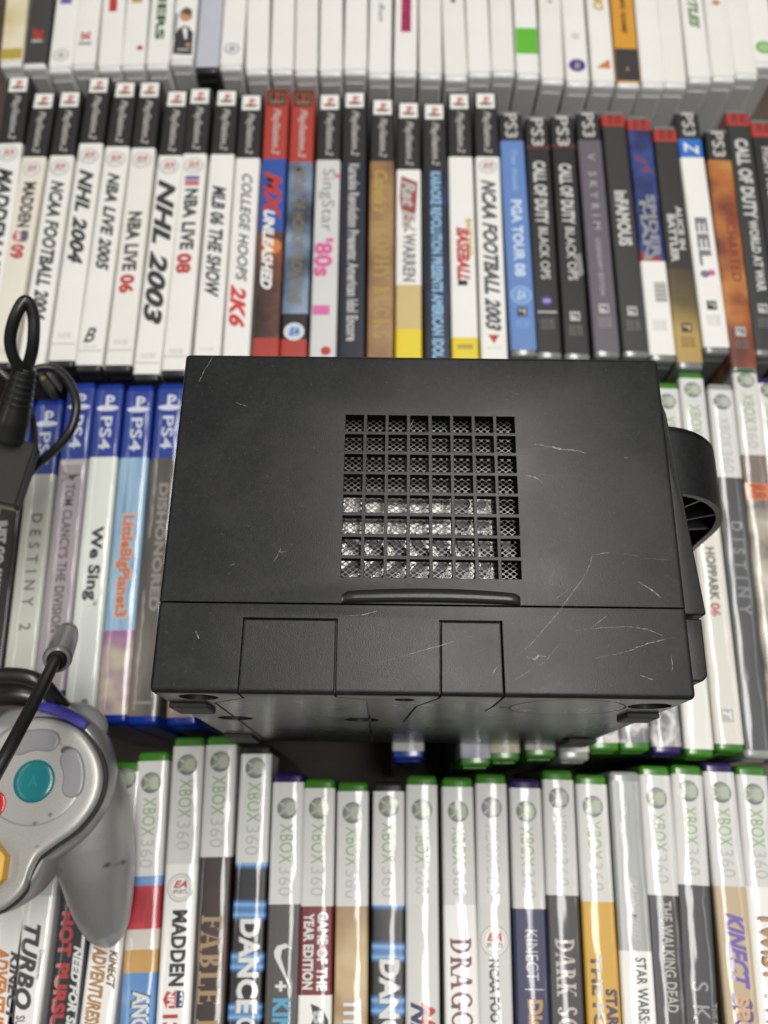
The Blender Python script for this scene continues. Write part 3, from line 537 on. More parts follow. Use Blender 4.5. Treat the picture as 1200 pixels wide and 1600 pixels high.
# ---- third row, right, and their tips below the console
def xb(top, bot, band, items, label, group, panel=WHITE, shell=S_GREEN, w=13.4, x=None, dim=False, bandmat=None, end=None):
    its = [('p', None, band, bandmat or P('band_white_paper', (.63, .63, .605)), 'platform_band')]
    if x: its.append(('x',) + x + (('d',) if dim else ()))
    if panel is not None: its.append(('p', band, end, panel))
    return case(top, bot, w, shell, its + items, label, group)
foil = lambda n, s: art_mat(n, [(0, '#3c3a3e'), (.35, '#77747a'), (.55, '#d8d6d0'), (.7, '#8c8a90'), (1, '#c9c6c0')], 60, seed=s)
tips = [((724, 612), (744, 1198), S_GREEN, art_mat('foil_blue_print', [(0, '#30364e'), (.5, '#8890a8'), (1, '#c8c8c8')], 60, seed=1), 'green tipped case with blue grey foil print, first green tip below the console'),
        ((764, 612), (790, 1190), S_GREEN, art_mat('cream_foil_print', [(0, '#5a5040'), (.5, '#b0a890'), (1, '#e0dccc')], 50, seed=2), 'green tipped case with cream glossy spine, second green tip from the left below the console'),
        ((811, 610), (846, 1185), S_GREEN, LGREY, 'green tipped case with a short grey spine end, third green tip below the console'),
        ((856, 608), (899, 1189), S_SILV, foil('foil_white_print', 3), 'silver tipped case without green, below the console towards the right'),
        ((897, 606), (946, 1174), S_GREEN, foil('foil_dark_print', 4), 'green tipped case with dark foil spine, left of the right console foot'),
        ((938, 602), (994, 1174), S_GREEN, foil('foil_grey_print', 5), 'green tipped case with grey glossy spine, just below the right console foot'),
        ((984, 602), (1044, 1180), S_PURP, foil('foil_plum_print', 6), 'purple tipped case with crinkled silver spine, right of the right console foot')]
for t_, b_, s_, p_, l_ in tips: xb(t_, b_, 745, [], l_, G3, panel=p_, shell=s_)
xb((1040, 596), (1095, 1184), 745, [], 'white spine with green side edge, emerging from behind the console handle', G3, x=(627, 650, 735), panel=WARM, w=12.8)
xb((1079, 580), (1143, 1176), 725, [('t', 855, 938, 'HOPPARK', 4.4, 0, P('pencil_ink', '#6a6a64'), 'b'), ('t', 942, 963, '06', 4.6, -.2, P('faded_red_ink', '#b86860'), 'b'), ('esrb', 1118, WHITE, LGREY)], 'white spine with grey capitals and a faded red 06, right of the console', G3, x=(609, 632, 716), panel=P('ivory_paper', (.71, .69, .62)), w=12.8)
xb((1125, 598), (1187, 1186), 746, [('t', 815, 960, 'DISTINY', 5.4, .6, P('ghost_ink', '#858788'), 'w')], 'dark grey glossy spine with crinkled wrap right of the console handle', G3, x=(628, 652, 738), dim=True, shell=S_SILV, panel=art_mat('dark_foil_print', [(0, '#35373a'), (.6, '#484a4c'), (.75, '#6b6b6a'), (1, '#b9b6b0')], 32, stretch=(1.4, .5), seed=3), w=12.8)
xb((1163, 572), (1230, 1170), 711, [('p', 711, 755, P('taupe_paper', '#76685f')), ('rect', 755, 781, -6.2, 6.2, ORANGE), ('p', 755, None, art_mat('glossy_brown_print', [(0, '#4a403c'), (.5, '#b0a898'), (1, '#dcd6ca')], 50, seed=2)), ('t', 757, 779, 'R8', 9, 0, P('rust_ink', '#a8401c'), 'b')], 'taupe spine with an orange block, near the right edge of the third row', G3, x=(594, 615, 700), panel=None, w=12.8)
xb((1199, 588), (1272, 1180), 725, [], 'white spine with purple tip, cut by the right edge in the third row', G3, x=(610, 632, 716), shell=S_PURP, w=12.8)

# ---- bottom row
G4 = 'game cases in the bottom row'
XL = 188.0
def r4(top, bot, band, items, label, panel=WHITE, shell=S_GREEN, x=None, **kw):
    # extend the spine below the frame to the true case length
    a = at(*top); b = at(*bot); d = (b[0] - a[0], b[1] - a[1]); l = math.hypot(*d); e = (a[0] + d[0] / l * XL, a[1] + d[1] / l * XL)
    dep = e[1] * math.sin(TILT) + CAMH * math.cos(TILT); up = e[1] * math.cos(TILT) - CAMH * math.sin(TILT)
    bot2 = (600 + FPX * e[0] / dep, 800 - FPX * up / dep)
    return xb(top, bot2, band, items, label, G4, panel=panel, shell=shell, x=x, w=13.5, **kw)
CH = P('chalk_white_ink', (.66, .66, .64))
dance = art_mat('stage_light_print', [(0, '#0c0d12'), (.62, '#12151e'), (.8, '#3a6fa8'), (.9, '#7fb0dc'), (1, '#3a6fa8')], 17, stretch=(-.35, 1), bands=True, dist=1.2)
r4((34, 1216), (1, 1600), 1400, [('t', 1478, 1640, 'ADVENTURES!', 5.6, -1.6, ORANGE, 'Bi'), ('t', 1486, 1600, 'KINECT', 3.6, 3.4, DGREY, 'Bi')], 'white spine cut by the left edge with brown orange lettering, below the controller', x=(1245, 1270, 1380))
r4((87, 1208), (33, 1600), 1400, [('t', 1444, 1578, 'TURBO', 7.2, -.8, DGREY, 'Bi'), ('t', 1484, 1530, 'Dreamworks', 1.8, 4.2, MGREY, ''), ('t', 1587, 1680, 'SUPER STUNT', 3.6, -.6, DGREY, '')], 'white spine with one bold black slanted five letter word, below the controller', x=(1245, 1270, 1380))
r4((140, 1204), (97, 1600), 1380, [('t', 1424, 1640, 'HOT PURSUIT', 5.4, -2.2, P('neon_red_ink', '#a83034'), 'B'), ('t', 1478, 1650, 'NEED FOR SPEED', 3.6, 3.2, CH, 'Bi')], 'black spine with red capitals beside smaller white capitals, under the controller grip', x=(1245, 1270, 1370), panel=P('petrol_black_paper', '#16181b'))
r4((200, 1190), (150, 1600), 1390, [('t', 1478, 1604, 'ADVENTURES!', 6, -1.8, P('bronze_ink', '#a87c44'), 'Bi'), ('t', 1484, 1545, 'KINECT', 3.6, 3.8, P('bronze_dark_ink', '#6e5026'), 'Bi')], 'white spine with bronze cartoon lettering at the tip of the controller grip', x=(1216, 1240, 1350))
sky = art_mat('cloudy_sky_print', [(0, '#4a76ae'), (.6, '#5f8cc0'), (1, '#8fb0d2')], 45, seed=8)
r4((239, 1174), (213, 1600), 1369, [('p', 1369, 1384, sky), ('p', 1384, 1452, art_mat('red_feathery_print', [(0, '#8c1c2a'), (.5, '#b02c38'), (1, '#cf4a52')], 60, seed=3)), ('p', 1452, 1484, P('plain_white_paper', (.6, .55, .5))), ('p', 1484, 1520, art_mat('ochre_print', [(0, '#a87840'), (1, '#c49a58')], 30)), ('p', 1520, None, sky), ('t', 1547, 1650, 'ANGRY', 7.6, 1, P('ink_outline', '#1c2230'), 'B'), ('t', 1549, 1648, 'ANGRY', 6.4, 1, CH, 'b')], 'blue spine with plain red patch and white lettering, right of the controller grip', x=(1223, 1246, 1356), panel=None)
r4((295, 1151), (269.5, 1600), 1350, [('ea', 1387, 5.4), ('t', 1422, 1541, 'MADDEN', 6.2, .6, INK, 'B'), ('nfl', 1545, 1578), ('t', 1585, 1612, '13', 6, -1, RED, 'B')], 'white spine with bold black capitals above a football shield, bottom row', x=(1195, 1217, 1328))
r4((346, 1149), (324, 1600), 1339, [('t', 1430, 1640, 'FABLE III', 8.6, 0, P('antique_gold_ink', '#9c8460'), 's')], 'dark brown spine with ornate gold serif capitals, bottom row', x=(1190, 1212, 1324), panel=art_mat('walnut_print', [(0, '#1c1412'), (.5, '#32241f'), (1, '#4a2e24')], 30, seed=2), shell=S_GREEN)
r4((401, 1163), (381, 1600), 1348, [('t', 1434, 1585, 'DANCE', 9, .6, MGREY, 'B'), ('t', 1436, 1583, 'DANCE', 7.8, .6, CH, 'b'), ('t', 1590, 1720, 'CENTRAL', 7.6, .6, CH, 'B')], 'black spine with light blue beams and white outlined title, left one of the two alike', x=(1200, 1222, 1336), panel=dance, shell=S_BLACK)
r4((451, 1207), (438.5, 1600), 1413, [('poly', [(-3.6, 1487), (-2.4, 1478), (1, 1474), (4, 1484), (2.2, 1480), (-.4, 1484), (-.8, 1496), (3.6, 1546), (-1.6, 1508), (-3.2, 1496)], CH), ('t', 1533, 1549, '+', 4.4, -.4, CH, 'b'), ('t', 1560, 1680, 'KINECT', 7, 0, CYAN, 'b')], 'dark grey spine with a white tick shaped logo and blue capitals, purple tip', x=(1263, 1287, 1400), panel=P('graphite_paper', '#4a4644'), shell=S_PURP)
r4((499.5, 1216), (491, 1600), 1416, [('p', 1416, 1555, DRED), ('p', 1555, None, WHITE), ('t', 1425, 1548, 'GAME OF THE', 4.4, 2.6, CH, 'b'), ('t', 1427, 1546, 'YEAR EDITION', 4.2, -3, CH, 'b'), ('poly', [(-4.5, 1640), (6, 1640), (5.4, 1594), (3, 1576), (-1.6, 1568), (-.4, 1590)], INK), ('t', 1580, 1600, 'B', 4, 1.5, LGREY, 'B')], 'spine with a dark red block carrying two rows of white capitals, bottom row', x=(1263, 1287, 1400), panel=None)
r4((551.5, 1221), (548, 1600), 1416, [('t', 1560, 1720, 'TITANFALL', 7, .6, P('ice_white_ink', '#cfdde2'), 'b')], 'sandy tan spine with pale blue white lettering starting low, bottom row', x=(1270, 1292, 1404), panel=art_mat('sandy_print', [(0, '#7a5c3c'), (.45, '#a88c66'), (.75, '#c2ac84'), (1, '#a07c54')], 26, seed=5))
r4((607.5, 1221), (606, 1600), 1414, [('t', 1497, 1650, 'DANCE', 9, .6, MGREY, 'B'), ('t', 1499, 1648, 'DANCE', 7.8, .6, CH, 'b')], 'black spine with light blue beams and white outlined title, right one of the two alike', x=(1260, 1285, 1402), panel=dance, shell=S_BLACK)
r4((659, 1211), (660.5, 1600), 1413, [('t', 1566, 1640, 'NFL', 6.5, -1.4, NAVY, 'Bi'), ('t', 1566, 1640, 'NFL', 5.5, 2.2, RED, 'Bi')], 'nearly blank pale grey spine with red and navy stripes of lettering at the frame edge', x=(1265, 1290, 1398), panel=P('pale_grey_paper2', (.6, .6, .57)))
r4((714.5, 1214), (722.5, 1600), 1414, [('rect', 1452, 1480, 1.6, 2.2, P('maroon_ink', '#6e4248')), ('t', 1466, 1640, 'DRAGON', 8.4, 0, P('maroon_ink', '#6e4248'), 's')], 'white spine with large maroon serif capitals, bottom row', x=(1268, 1292, 1400))
r4((767, 1209), (775.5, 1600), 1413, [('ea', 1470, 5.8), ('t', 1499, 1680, 'NCAA FOOTBALL 13', 4, -.4, P('anthracite_ink', '#3a3c3e'), 'B')], 'white spine with a ringed round logo above small dark capitals, bottom row', x=(1262, 1288, 1398), dim=True, panel=P('pale_grey_paper2', (.6, .6, .57)))
r4((820.5, 1216), (834, 1600), 1420, [('t', 1453, 1532, 'KINECT', 5, .2, LGREY, 't'), ('rect', 1545, 1547, -3, 4.5, LGREY), ('t', 1562, 1660, 'Disney', 7.6, 0, P('ochre_gold_ink', '#b08850'), 'b')], 'navy blue spine with thin white capitals and gold lettering below, purple tip', x=(1268, 1292, 1404), panel=P('navy_paper', '#25294f'), shell=S_PURP)
r4((871.5, 1203), (887.5, 1600), 1399, [('t', 1467, 1680, 'DARK SOULS', 7.6, 0, P('parchment_ink', '#b9aca4'), 's')], 'black spine with large pale serif capitals, left of the yellow spine', x=(1247, 1272, 1385), panel=P('soft_black_paper', (.035, .035, .035)), dim=True)
r4((923.5, 1210), (945, 1600), 1409, [('t', 1491, 1680, 'THE FORCE', 4.4, -2.2, P('burnt_ink', '#4a3a22'), 'B'), ('t', 1545, 1680, 'STAR WARS', 4.6, 3.2, P('indigo_ink', '#3a3a58'), 'B')], 'golden yellow spine with dark capitals in two columns, bottom row', x=(1260, 1282, 1392), panel=P('honey_paper', '#cda03c'))
r4((976, 1205), (1001.5, 1600), 1486, [('t', 1245, 1330, 'XBOX 360', 4.4, -.6, P('etched_ink', (.36, .37, .35)), 'i'), ('t', 1372, 1470, 'PLATINUM HITS', 3, .8, P('etched_ink2', (.5, .5, .48)), 'i'), ('t', 1496, 1640, 'STAR WARS: THE', 4.4, 1.4, P('anthracite_ink', '#3a3c3e'), '')], 'silver grey topped spine with white lower part and small dark capitals, bottom row', bandmat=P('silver_band_paper', (.33, .345, .33), rough=.3), shell=S_SILV)
specks = art_mat('scuffed_black_print', [(0, '#191a1b'), (.66, '#242526'), (.78, '#4b4c4c'), (.86, '#b0b0ac'), (1, '#d0d0cc')], 75, seed=6, detail=5)
r4((1022.5, 1196), (1050.5, 1600), 1399, [('t', 1408, 1582, 'THE WALKING DEAD', 4.6, .6, P('bone_ink', '#b5b2a8'), '')], 'black spine with white scuffs and thin white capitals, bottom row', x=(1247, 1270, 1380), panel=specks)
r4((1073, 1195), (1097.5, 1600), 1383, [('t', 1534, 1760, 'SKYRIM', 6.4, 0, P('ash_ink', '#9a9a9a'), 'wt'), ('t', 1566, 1700, 'THE ELDER SCROLLS', 1.8, 5, MGREY, '')], 'dark slate spine with thin widely spaced pale capitals at its foot, bottom row', x=(1236, 1260, 1368), panel=P('slate_paper', '#3c3d41'))
r4((1122, 1191), (1162, 1600), 1385, [('t', 1426, 1546, 'KINECT', 7.4, .4, P('violet_blue_ink', '#6a58a8'), 'Bi'), ('t', 1552, 1700, 'SPORTS', 8.2, .2, P('grape_ink', '#54488a'), 'Bi'), ('t', 1555, 1698, 'SPORTS', 5.6, .2, P('apricot_ink', '#d0a880'), 'b')], 'beige spine with violet slanted capitals, purple tip, bottom row right', x=(1238, 1262, 1371), panel=P('beige_paper', '#bda988'), shell=S_PURP)
r4((1174, 1196), (1212, 1600), 1386, [('t', 1424, 1640, 'TWIST TWO', 7.4, 0, BROWN, 'B'), ('t', 1426, 1638, 'TWIST TWO', 5, 0, P('tan_letter_ink', '#b08a60'), 'b')], 'white spine with brown wood coloured lettering, at the far right of the bottom row', x=(1241, 1264, 1373))

# ------------------------------------------------------------------ shelf floor under the rows
N = NT('dark_wood_floor'); tc = N.n('ShaderNodeTexCoord'); mp = N.n('ShaderNodeMapping'); mp.inputs['Scale'].default_value = (2, 14, 1); N.l(tc.outputs['Object'], mp.inputs[0])
ns = N.n('ShaderNodeTexNoise'); ns.inputs['Scale'].default_value = 9; ns.inputs['Detail'].default_value = 7; N.l(mp.outputs[0], ns.inputs['Vector'])
cr = N.n('ShaderNodeValToRGB'); cr.color_ramp.elements[0].color = (.035, .024, .017, 1); cr.color_ramp.elements[1].color = (.12, .085, .06, 1); N.l(ns.outputs[0], cr.inputs[0]); N.l(cr.outputs[0], N.b.inputs['Base Color']); N.b.inputs['Roughness'].default_value = .5
fl = link('floor', mesh_from('floor', [(-900, -500, -135.6), (900, -500, -135.6), (900, 1100, -135.6), (-900, 1100, -135.6)], [(0, 1, 2, 3)], N.m)); fl['kind'] = 'structure'

# ------------------------------------------------------------------ the console, lying on its side
CON = empty('game_console', (0, 0, 0), 0, 'black cube shaped game console lying on its side across the rows of cases', 'game console')
PIV = Vector((-64.5, 34.0, 0)); CON.location = PIV * MM; CON.rotation_euler = (0, 0, math.radians(-.75))
# local frame: x 0..150 (front to back), y 0..106.5 (base up), z 0..142 (up to the vented side)
BODY = NT('black_textured_plastic'); b = BODY.b
tc = BODY.n('ShaderNodeTexCoord')
n1 = BODY.n('ShaderNodeTexNoise'); n1.inputs['Scale'].default_value = 2600; n1.inputs['Detail'].default_value = 2; BODY.l(tc.outputs['Object'], n1.inputs['Vector'])
bp = BODY.n('ShaderNodeBump'); bp.inputs['Distance'].default_value = .00005; bp.inputs['Strength'].default_value = .8; BODY.l(n1.outputs[0], bp.inputs['Height']); BODY.l(bp.outputs[0], b.inputs['Normal'])
n2 = BODY.n('ShaderNodeTexNoise'); n2.inputs['Scale'].default_value = 26; n2.inputs['Detail'].default_value = 7; n2.inputs['Roughness'].default_value = .65; BODY.l(tc.outputs['Object'], n2.inputs['Vector'])
mr = BODY.n('ShaderNodeMapRange'); mr.inputs[1].default_value = .35; mr.inputs[2].default_value = .7; mr.inputs[3].default_value = .33; mr.inputs[4].default_value = .46; BODY.l(n2.outputs[0], mr.inputs[0]); BODY.l(mr.outputs[0], b.inputs['Roughness'])
n3 = BODY.n('ShaderNodeTexNoise'); n3.inputs['Scale'].default_value = 600; n3.inputs['Detail'].default_value = 3; BODY.l(tc.outputs['Object'], n3.inputs['Vector'])
m3 = BODY.n('ShaderNodeMapRange'); m3.inputs[1].default_value = .3; m3.inputs[2].default_value = .75; BODY.l(n3.outputs[0], m3.inputs[0])
mx3 = BODY.n('ShaderNodeMixRGB'); mx3.inputs[1].default_value = (.0095, .010, .0102, 1); mx3.inputs[2].default_value = (.0165, .0172, .0175, 1); BODY.l(m3.outputs[0], mx3.inputs[0]); 
# settled dust and handling smudges
nd = BODY.n('ShaderNodeTexNoise'); nd.inputs['Scale'].default_value = 1100; nd.inputs['Detail'].default_value = 1; BODY.l(tc.outputs['Object'], nd.inputs['Vector'])
md = BODY.n('ShaderNodeMapRange'); md.inputs[1].default_value = .70; md.inputs[2].default_value = .78; BODY.l(nd.outputs[0], md.inputs[0])
ms = BODY.n('ShaderNodeMapRange'); ms.inputs[1].default_value = .5; ms.inputs[2].default_value = .75; ms.inputs[4].default_value = .035; BODY.l(n2.outputs[0], ms.inputs[0])
ad_ = BODY.math('ADD', BODY.math('MULTIPLY', md.outputs[0], .08), ms.outputs[0])
mxd = BODY.n('ShaderNodeMixRGB'); BODY.l(ad_, mxd.inputs[0]); BODY.l(mx3.outputs[0], mxd.inputs[1]); mxd.inputs[2].default_value = (.36, .35, .33, 1); BODY.l(mxd.outputs[0], b.inputs['Base Color'])
bv = BODY.n('ShaderNodeBevel'); bv.samples = 4; bv.inputs['Radius'].default_value = .00035; BODY.l(bv.outputs[0], bp.inputs['Normal'])
BK = BODY.m; BODY.b.inputs['Specular IOR Level'].default_value = .39
BASEM = plastic('black_smooth_base_plastic', (.016, .016, .016), .29, coat=.0, spec=.4, grain=.00001, gscale=700, mottle=.05)
INNER = plastic('inner_black_plastic', (.004, .004, .004), .7, spec=.15)
RUB = plastic('rubber_foot', (.02, .02, .02), .6)
TZ = 142.0
def axis_edges(bm_, cond):
    return cond
def outer_sel(zs):
    def f(e):
        c = (e.verts[0].co + e.verts[1].co) / 2
        return zs(c)
    return f
def boolean(o, cutter_bm, mat, op='DIFFERENCE'):
    me = bm_mesh('cutter', cutter_bm, mat); c = link('cutter', me, o.parent); c.matrix_parent_inverse = Matrix()
    m = o.modifiers.new('b', 'BOOLEAN'); m.object = c; m.operation = op; m.solver = 'EXACT'; m.use_self = True
    bpy.context.view_layer.update(); dg = bpy.context.evaluated_depsgraph_get()
    nm = bpy.data.meshes.new_from_object(o.evaluated_get(dg)); o.modifiers.clear(); o.data = nm
    bpy.data.objects.remove(c)
# upper body with the vented side
SEAM = 25.2
bm_ = box_bm(0, 150, SEAM + .5, 106.5, 0, TZ, 1.5, 4, outer_sel(lambda c: c.y > SEAM + 1))
body = link('main_shell', bm_mesh('main_shell', bm_, [BK, INNER]), CON)
VX0, VY0, PT, HO = 51.6, 33.4, 6.63, 5.6
cavity = box_bm(VX0 - 3, VX0 + 55, VY0 - 3, VY0 + 55, TZ - 18, TZ - 2.6)
boolean(body, cavity, INNER)
cells = [box_bm(VX0 + i * PT, VX0 + i * PT + HO, VY0 + j * PT, VY0 + j * PT + HO, TZ - 3.4, TZ + 1) for i in range(8) for j in range(8)]
boolean(body, join_bm(cells), INNER); autosmooth(body, 40)
# honeycomb mesh behind the grid
V = []; F = []
sx, sy = 2.1, 1.62; nx = int(56 / (sx / 2)) + 1; ny = int(56 / sy) + 1
for j in range(ny * 2):
    for i in range(nx // 2 + 1):
        cx = VX0 - 2 + i * sx + (sx / 2 if j % 2 else 0); cy = VY0 - 2 + j * sy / 2 * 1.0
        if cx > VX0 + 54 or cy > VY0 + 54: continue
        outer = [(-.5 * sx, 0), (0, -.5 * sy), (.5 * sx, 0), (0, .5 * sy)]; 
        o0 = len(V); k = .82
        for (a_, b_) in outer: V.append((cx + a_, cy + b_, TZ - 4.6))
        hexa = [(-.5 * sx * k, 0), (-.2 * sx * k, -.38 * sy * k), (.2 * sx * k, -.38 * sy * k), (.5 * sx * k, 0), (.2 * sx * k, .38 * sy * k), (-.2 * sx * k, .38 * sy * k)]
        for (a_, b_) in hexa: V.append((cx + a_ * .88, cy + b_ * .98, TZ - 4.6))
        h = o0 + 4
        F += [(o0, h + 1, h), (o0, o0 + 1, h + 1), (o0 + 1, h + 2, h + 1), (o0 + 1, o0 + 2, h + 2), (o0 + 2, h + 3, h + 2), (o0 + 2, h + 4, h + 3), (o0 + 2, o0 + 3, h + 4), (o0 + 3, h + 5, h + 4), (o0 + 3, o0, h + 5), (o0, h, h + 5)]
hm = link('vent_mesh', mesh_from('vent_mesh', V, F, plastic('dark_mesh_metal', (.10, .10, .097), .35, metal=.3)), CON); hm['kind'] = 'stuff'
# bright metal parts inside, seen through the lower rows of the vent
MET = plastic('bright_inner_metal', (.60, .59, .54), .36, metal=.9, grain=.0008, gscale=420); DK = plastic('dark_inner_parts', (.01, .01, .01), .4)
ip = []
y_ = VY0
ip += [box_bm(VX0 - 1, VX0 + 7 * PT - 1.0, y_ - 1, y_ + 5 * PT - 2.6, TZ - 13, TZ - 11.5)]
link('heat_shield', bm_mesh('heat_shield', join_bm(ip), MET), CON)
dk = [box_bm(VX0 + 6, VX0 + 4.9 * PT, y_ + 4.15 * PT, y_ + 4.75 * PT, TZ - 11.4, TZ - 9.5), box_bm(VX0 - 1, VX0 + 4.6 * PT, y_ + 3.15 * PT, y_ + 3.55 * PT, TZ - 11.4, TZ - 9.8)]
for (cx, cy, r) in ((VX0 + 5.45 * PT, y_ + 4.05 * PT, 2.6), (VX0 + 5.5 * PT, y_ + 3.15 * PT, 2.4), (VX0 + 6.4 * PT, y_ + 4.05 * PT, 1.3), (VX0 + 6.4 * PT, y_ + 3.15 * PT, 1.8)):
    q = bmesh.new(); bmesh.ops.create_cone(q, cap_ends=True, segments=18, radius1=r, radius2=r, depth=1.8, matrix=Matrix.Translation((cx, cy, TZ - 10.5))); dk.append(q)
for i in range(8):
    q = box_bm(-4.4, 4.4, -1.25, 1.25, -1, 1); bmesh.ops.rotate(q, verts=q.verts, cent=(0, 0, 0), matrix=Matrix.Rotation(math.radians(-48 - i * 3), 3, 'Z')); bmesh.ops.translate(q, verts=q.verts, vec=(VX0 + (i + .48) * PT, y_ + 1.95 * PT, TZ - 10.4)); dk.append(q)
for i in range(7):
    q = box_bm(-4.6, 4.6, -1.2, 1.2, -1, 1); bmesh.ops.rotate(q, verts=q.verts, cent=(0, 0, 0), matrix=Matrix.Rotation(math.radians(38 + i * 4), 3, 'Z')); bmesh.ops.translate(q, verts=q.verts, vec=(VX0 + (i + .35) * PT, y_ + .8 * PT, TZ - 10.2)); dk.append(q)
link('fan_parts', bm_mesh('fan_parts', join_bm(dk), DK), CON)
# base section with its port covers
bm_ = box_bm(0, 150, 0, SEAM, 0, TZ, 1.6, 4, outer_sel(lambda c: c.y < SEAM - 1))
base = link('base_shell', bm_mesh('base_shell', bm_, [BK, BASEM]), CON)
def L2(x, z): return (x + 64.5, z)
cut = []
g = .46
def gx(x, z0, z1, y0=-1, y1=.9):                          # groove on the underside along z
    cut.append(box_bm(x - g, x + g, y0, y1, z0, z1))
def seg_under(p, q, dep=.9):
    d = Vector((q[0] - p[0], q[1] - p[1])); l = d.length; b_ = box_bm(-g * .8, l + g * .8, -1, dep, -g * .8, g * .8)
    bmesh.ops.rotate(b_, verts=b_.verts, cent=(0, 0, 0), matrix=Matrix.Rotation(-math.atan2(d.y, d.x), 3, 'Y')); bmesh.ops.translate(b_, verts=b_.verts, vec=(p[0], 0, p[1])); cut.append(b_)
def seg_face(p, q, dep=1.0):
    d = Vector((q[0] - p[0], q[1] - p[1])); l = d.length; b_ = box_bm(-g * .8, l + g * .8, -g * .75, g * .75, TZ - 2.6, TZ + 1)
    bmesh.ops.rotate(b_, verts=b_.verts, cent=(0, 0, 0), matrix=Matrix.Rotation(math.atan2(d.y, d.x), 3, 'Z')); bmesh.ops.translate(b_, verts=b_.verts, vec=(p[0], p[1], 0)); cut.append(b_)
def cover(x0, x1, top):
    seg_face((x0, -1), (x0 + .2, top)); seg_face((x0 + .2, top), (x1 - .2, top)); seg_face((x1 - .2, top), (x1, -1))
cover(24.6, 51.0, 20.9); cover(80.0, 97.4, 20.8)
U = lambda px, pz: (px + 64.5, pz)
for a_, b_ in (((24.6, 143), (24.6, 133)), ((24.6, 133), (14.6, 122.4)), ((14.6, 122.4), (14.2, 12)), ((51, 143), (51.2, 137.5)), ((51.2, 137.5), (59.8, 133)), ((59.8, 133), (59.4, 12)), ((14.2, 12), (59.4, 12)),
               ((80, 143), (79.6, 137)), ((79.6, 137), (74.1, 120)), ((74.1, 120), (71.1, 79)), ((97.4, 143), (96.7, 122)), ((96.7, 122), (95.5, 112))):
    seg_under(a_, b_)
def hole(x, z, r, dep):
    q = bmesh.new(); bmesh.ops.create_cone(q, cap_ends=True, segments=32, radius1=r, radius2=r, depth=dep + 2, matrix=Matrix.Translation((x, (dep - 2) / 2, z)) @ Matrix.Rotation(math.pi / 2, 4, 'X')); return q
boolean(base, join_bm(cut), INNER)
holes = join_bm([hole(12.1, 133.8, 5.6, 7), hole(14.2, 84, 6, 5), hole(70.3, 133.6, 2.9, 5), hole(141.5, 127, 6.2, 7), hole(57, 84, 6, 5), hole(141, 30, 6, 5)])
boolean(base, holes, INNER)
# round expansion cover line on the underside
ring = bmesh.new(); rv = []
for i in range(64):
    a_ = 2 * math.pi * i / 64
    rv.append([ring.verts.new((118.5 + r_ * math.cos(a_), y__, 121.5 + r_ * math.sin(a_))) for r_, y__ in ((16.6, -1), (17.1, -1), (17.1, .5), (16.6, .5))])
for i in range(64):
    for k in range(4): ring.faces.new((rv[i][k], rv[i][(k + 1) % 4], rv[(i + 1) % 64][(k + 1) % 4], rv[(i + 1) % 64][k]))
boolean(base, ring, INNER)
bmf = bmesh.new(); bmf.from_mesh(base.data)
for f in bmf.faces:
    if f.normal.y < -.9: f.material_index = 1
bmf.to_mesh(base.data); bmf.free(); 
if len(base.data.materials) < 2: base.data.materials.append(BASEM)
autosmooth(base, 40)
for (x, z) in ((12.1, 133.8), (14.2, 84), (70.3, 133.6), (141.5, 127), (57, 84)):
    q = bmesh.new(); bmesh.ops.create_cone(q, cap_ends=True, segments=16, radius1=1.9, radius2=1.7, depth=2.4, matrix=Matrix.Translation((x, 5.4, z)) @ Matrix.Rotation(math.pi / 2, 4, 'X'))
    link('screw', bm_mesh('screw', q, plastic('screw_metal', (.5, .5, .48), .3, metal=1)), CON)
for (x0, x1, z0, z1) in ((-2.4, 12.0, 107, 122), (-2.4, 12.0, 8, 30), (139, 149, 99, 112), (138, 151, 8, 30)):
    link('rubber_foot', bm_mesh('rubber_foot', box_bm(max(x0, .8), min(x1, 149.2), -1.6, .2, z0, z1, .5, 2), RUB), CON)
lat = Flat()                                           # tiny moulded marks on the port covers
for (x, z, s_) in ((50.5, 110, 'SP1'), (100, 121, 'HI-SPEED')):
    v, f = fit_text(s_, z + 3, z - 3, x, 2.2, ''); lat.V += [(a_, -.06, b_) for a_, b_ in v]; n0 = len(lat.V) - len(v)
    lat.F += [tuple(n0 + i for i in q) for q in f]
link('moulded_lettering', mesh_from('moulded_lettering', lat.V, lat.F, plastic('moulded_grey', (.05, .05, .05), .5)), CON)
# raised lip above the seam
V = []; F = []; nS = 40; cs = [(0, 0), (.15, .9), (.6, 1.55), (1.4, 1.9), (2.4, 1.8), (3.4, 1.3), (4.0, .6), (4.3, -.05)]
for i in range(nS + 1):
    t = i / nS; x = 52.0 + 51.0 * t; bow = 1 - (2 * t - 1) ** 2; e = min(1, min(t, 1 - t) * 28) ** .5
    for (cy, cz) in cs: V.append((x, SEAM + .45 + cy * (.82 + .28 * bow) * (.75 + .25 * e) + .55 * bow * (1 - cy / 4.3), TZ + cz * e * 1.0 - .03))
n_ = len(cs)
for i in range(nS):
    for k in range(n_ - 1): F.append((i * n_ + k, (i + 1) * n_ + k, (i + 1) * n_ + k + 1, i * n_ + k + 1))
F.append(tuple(range(n_ - 1, -1, -1))); F.append(tuple(nS * n_ + k for k in range(n_)))
link('raised_lip', mesh_from('raised_lip', V, F, plastic('black_satin_plastic', (.02, .02, .02), .34, grain=.00003), smooth=True), CON)
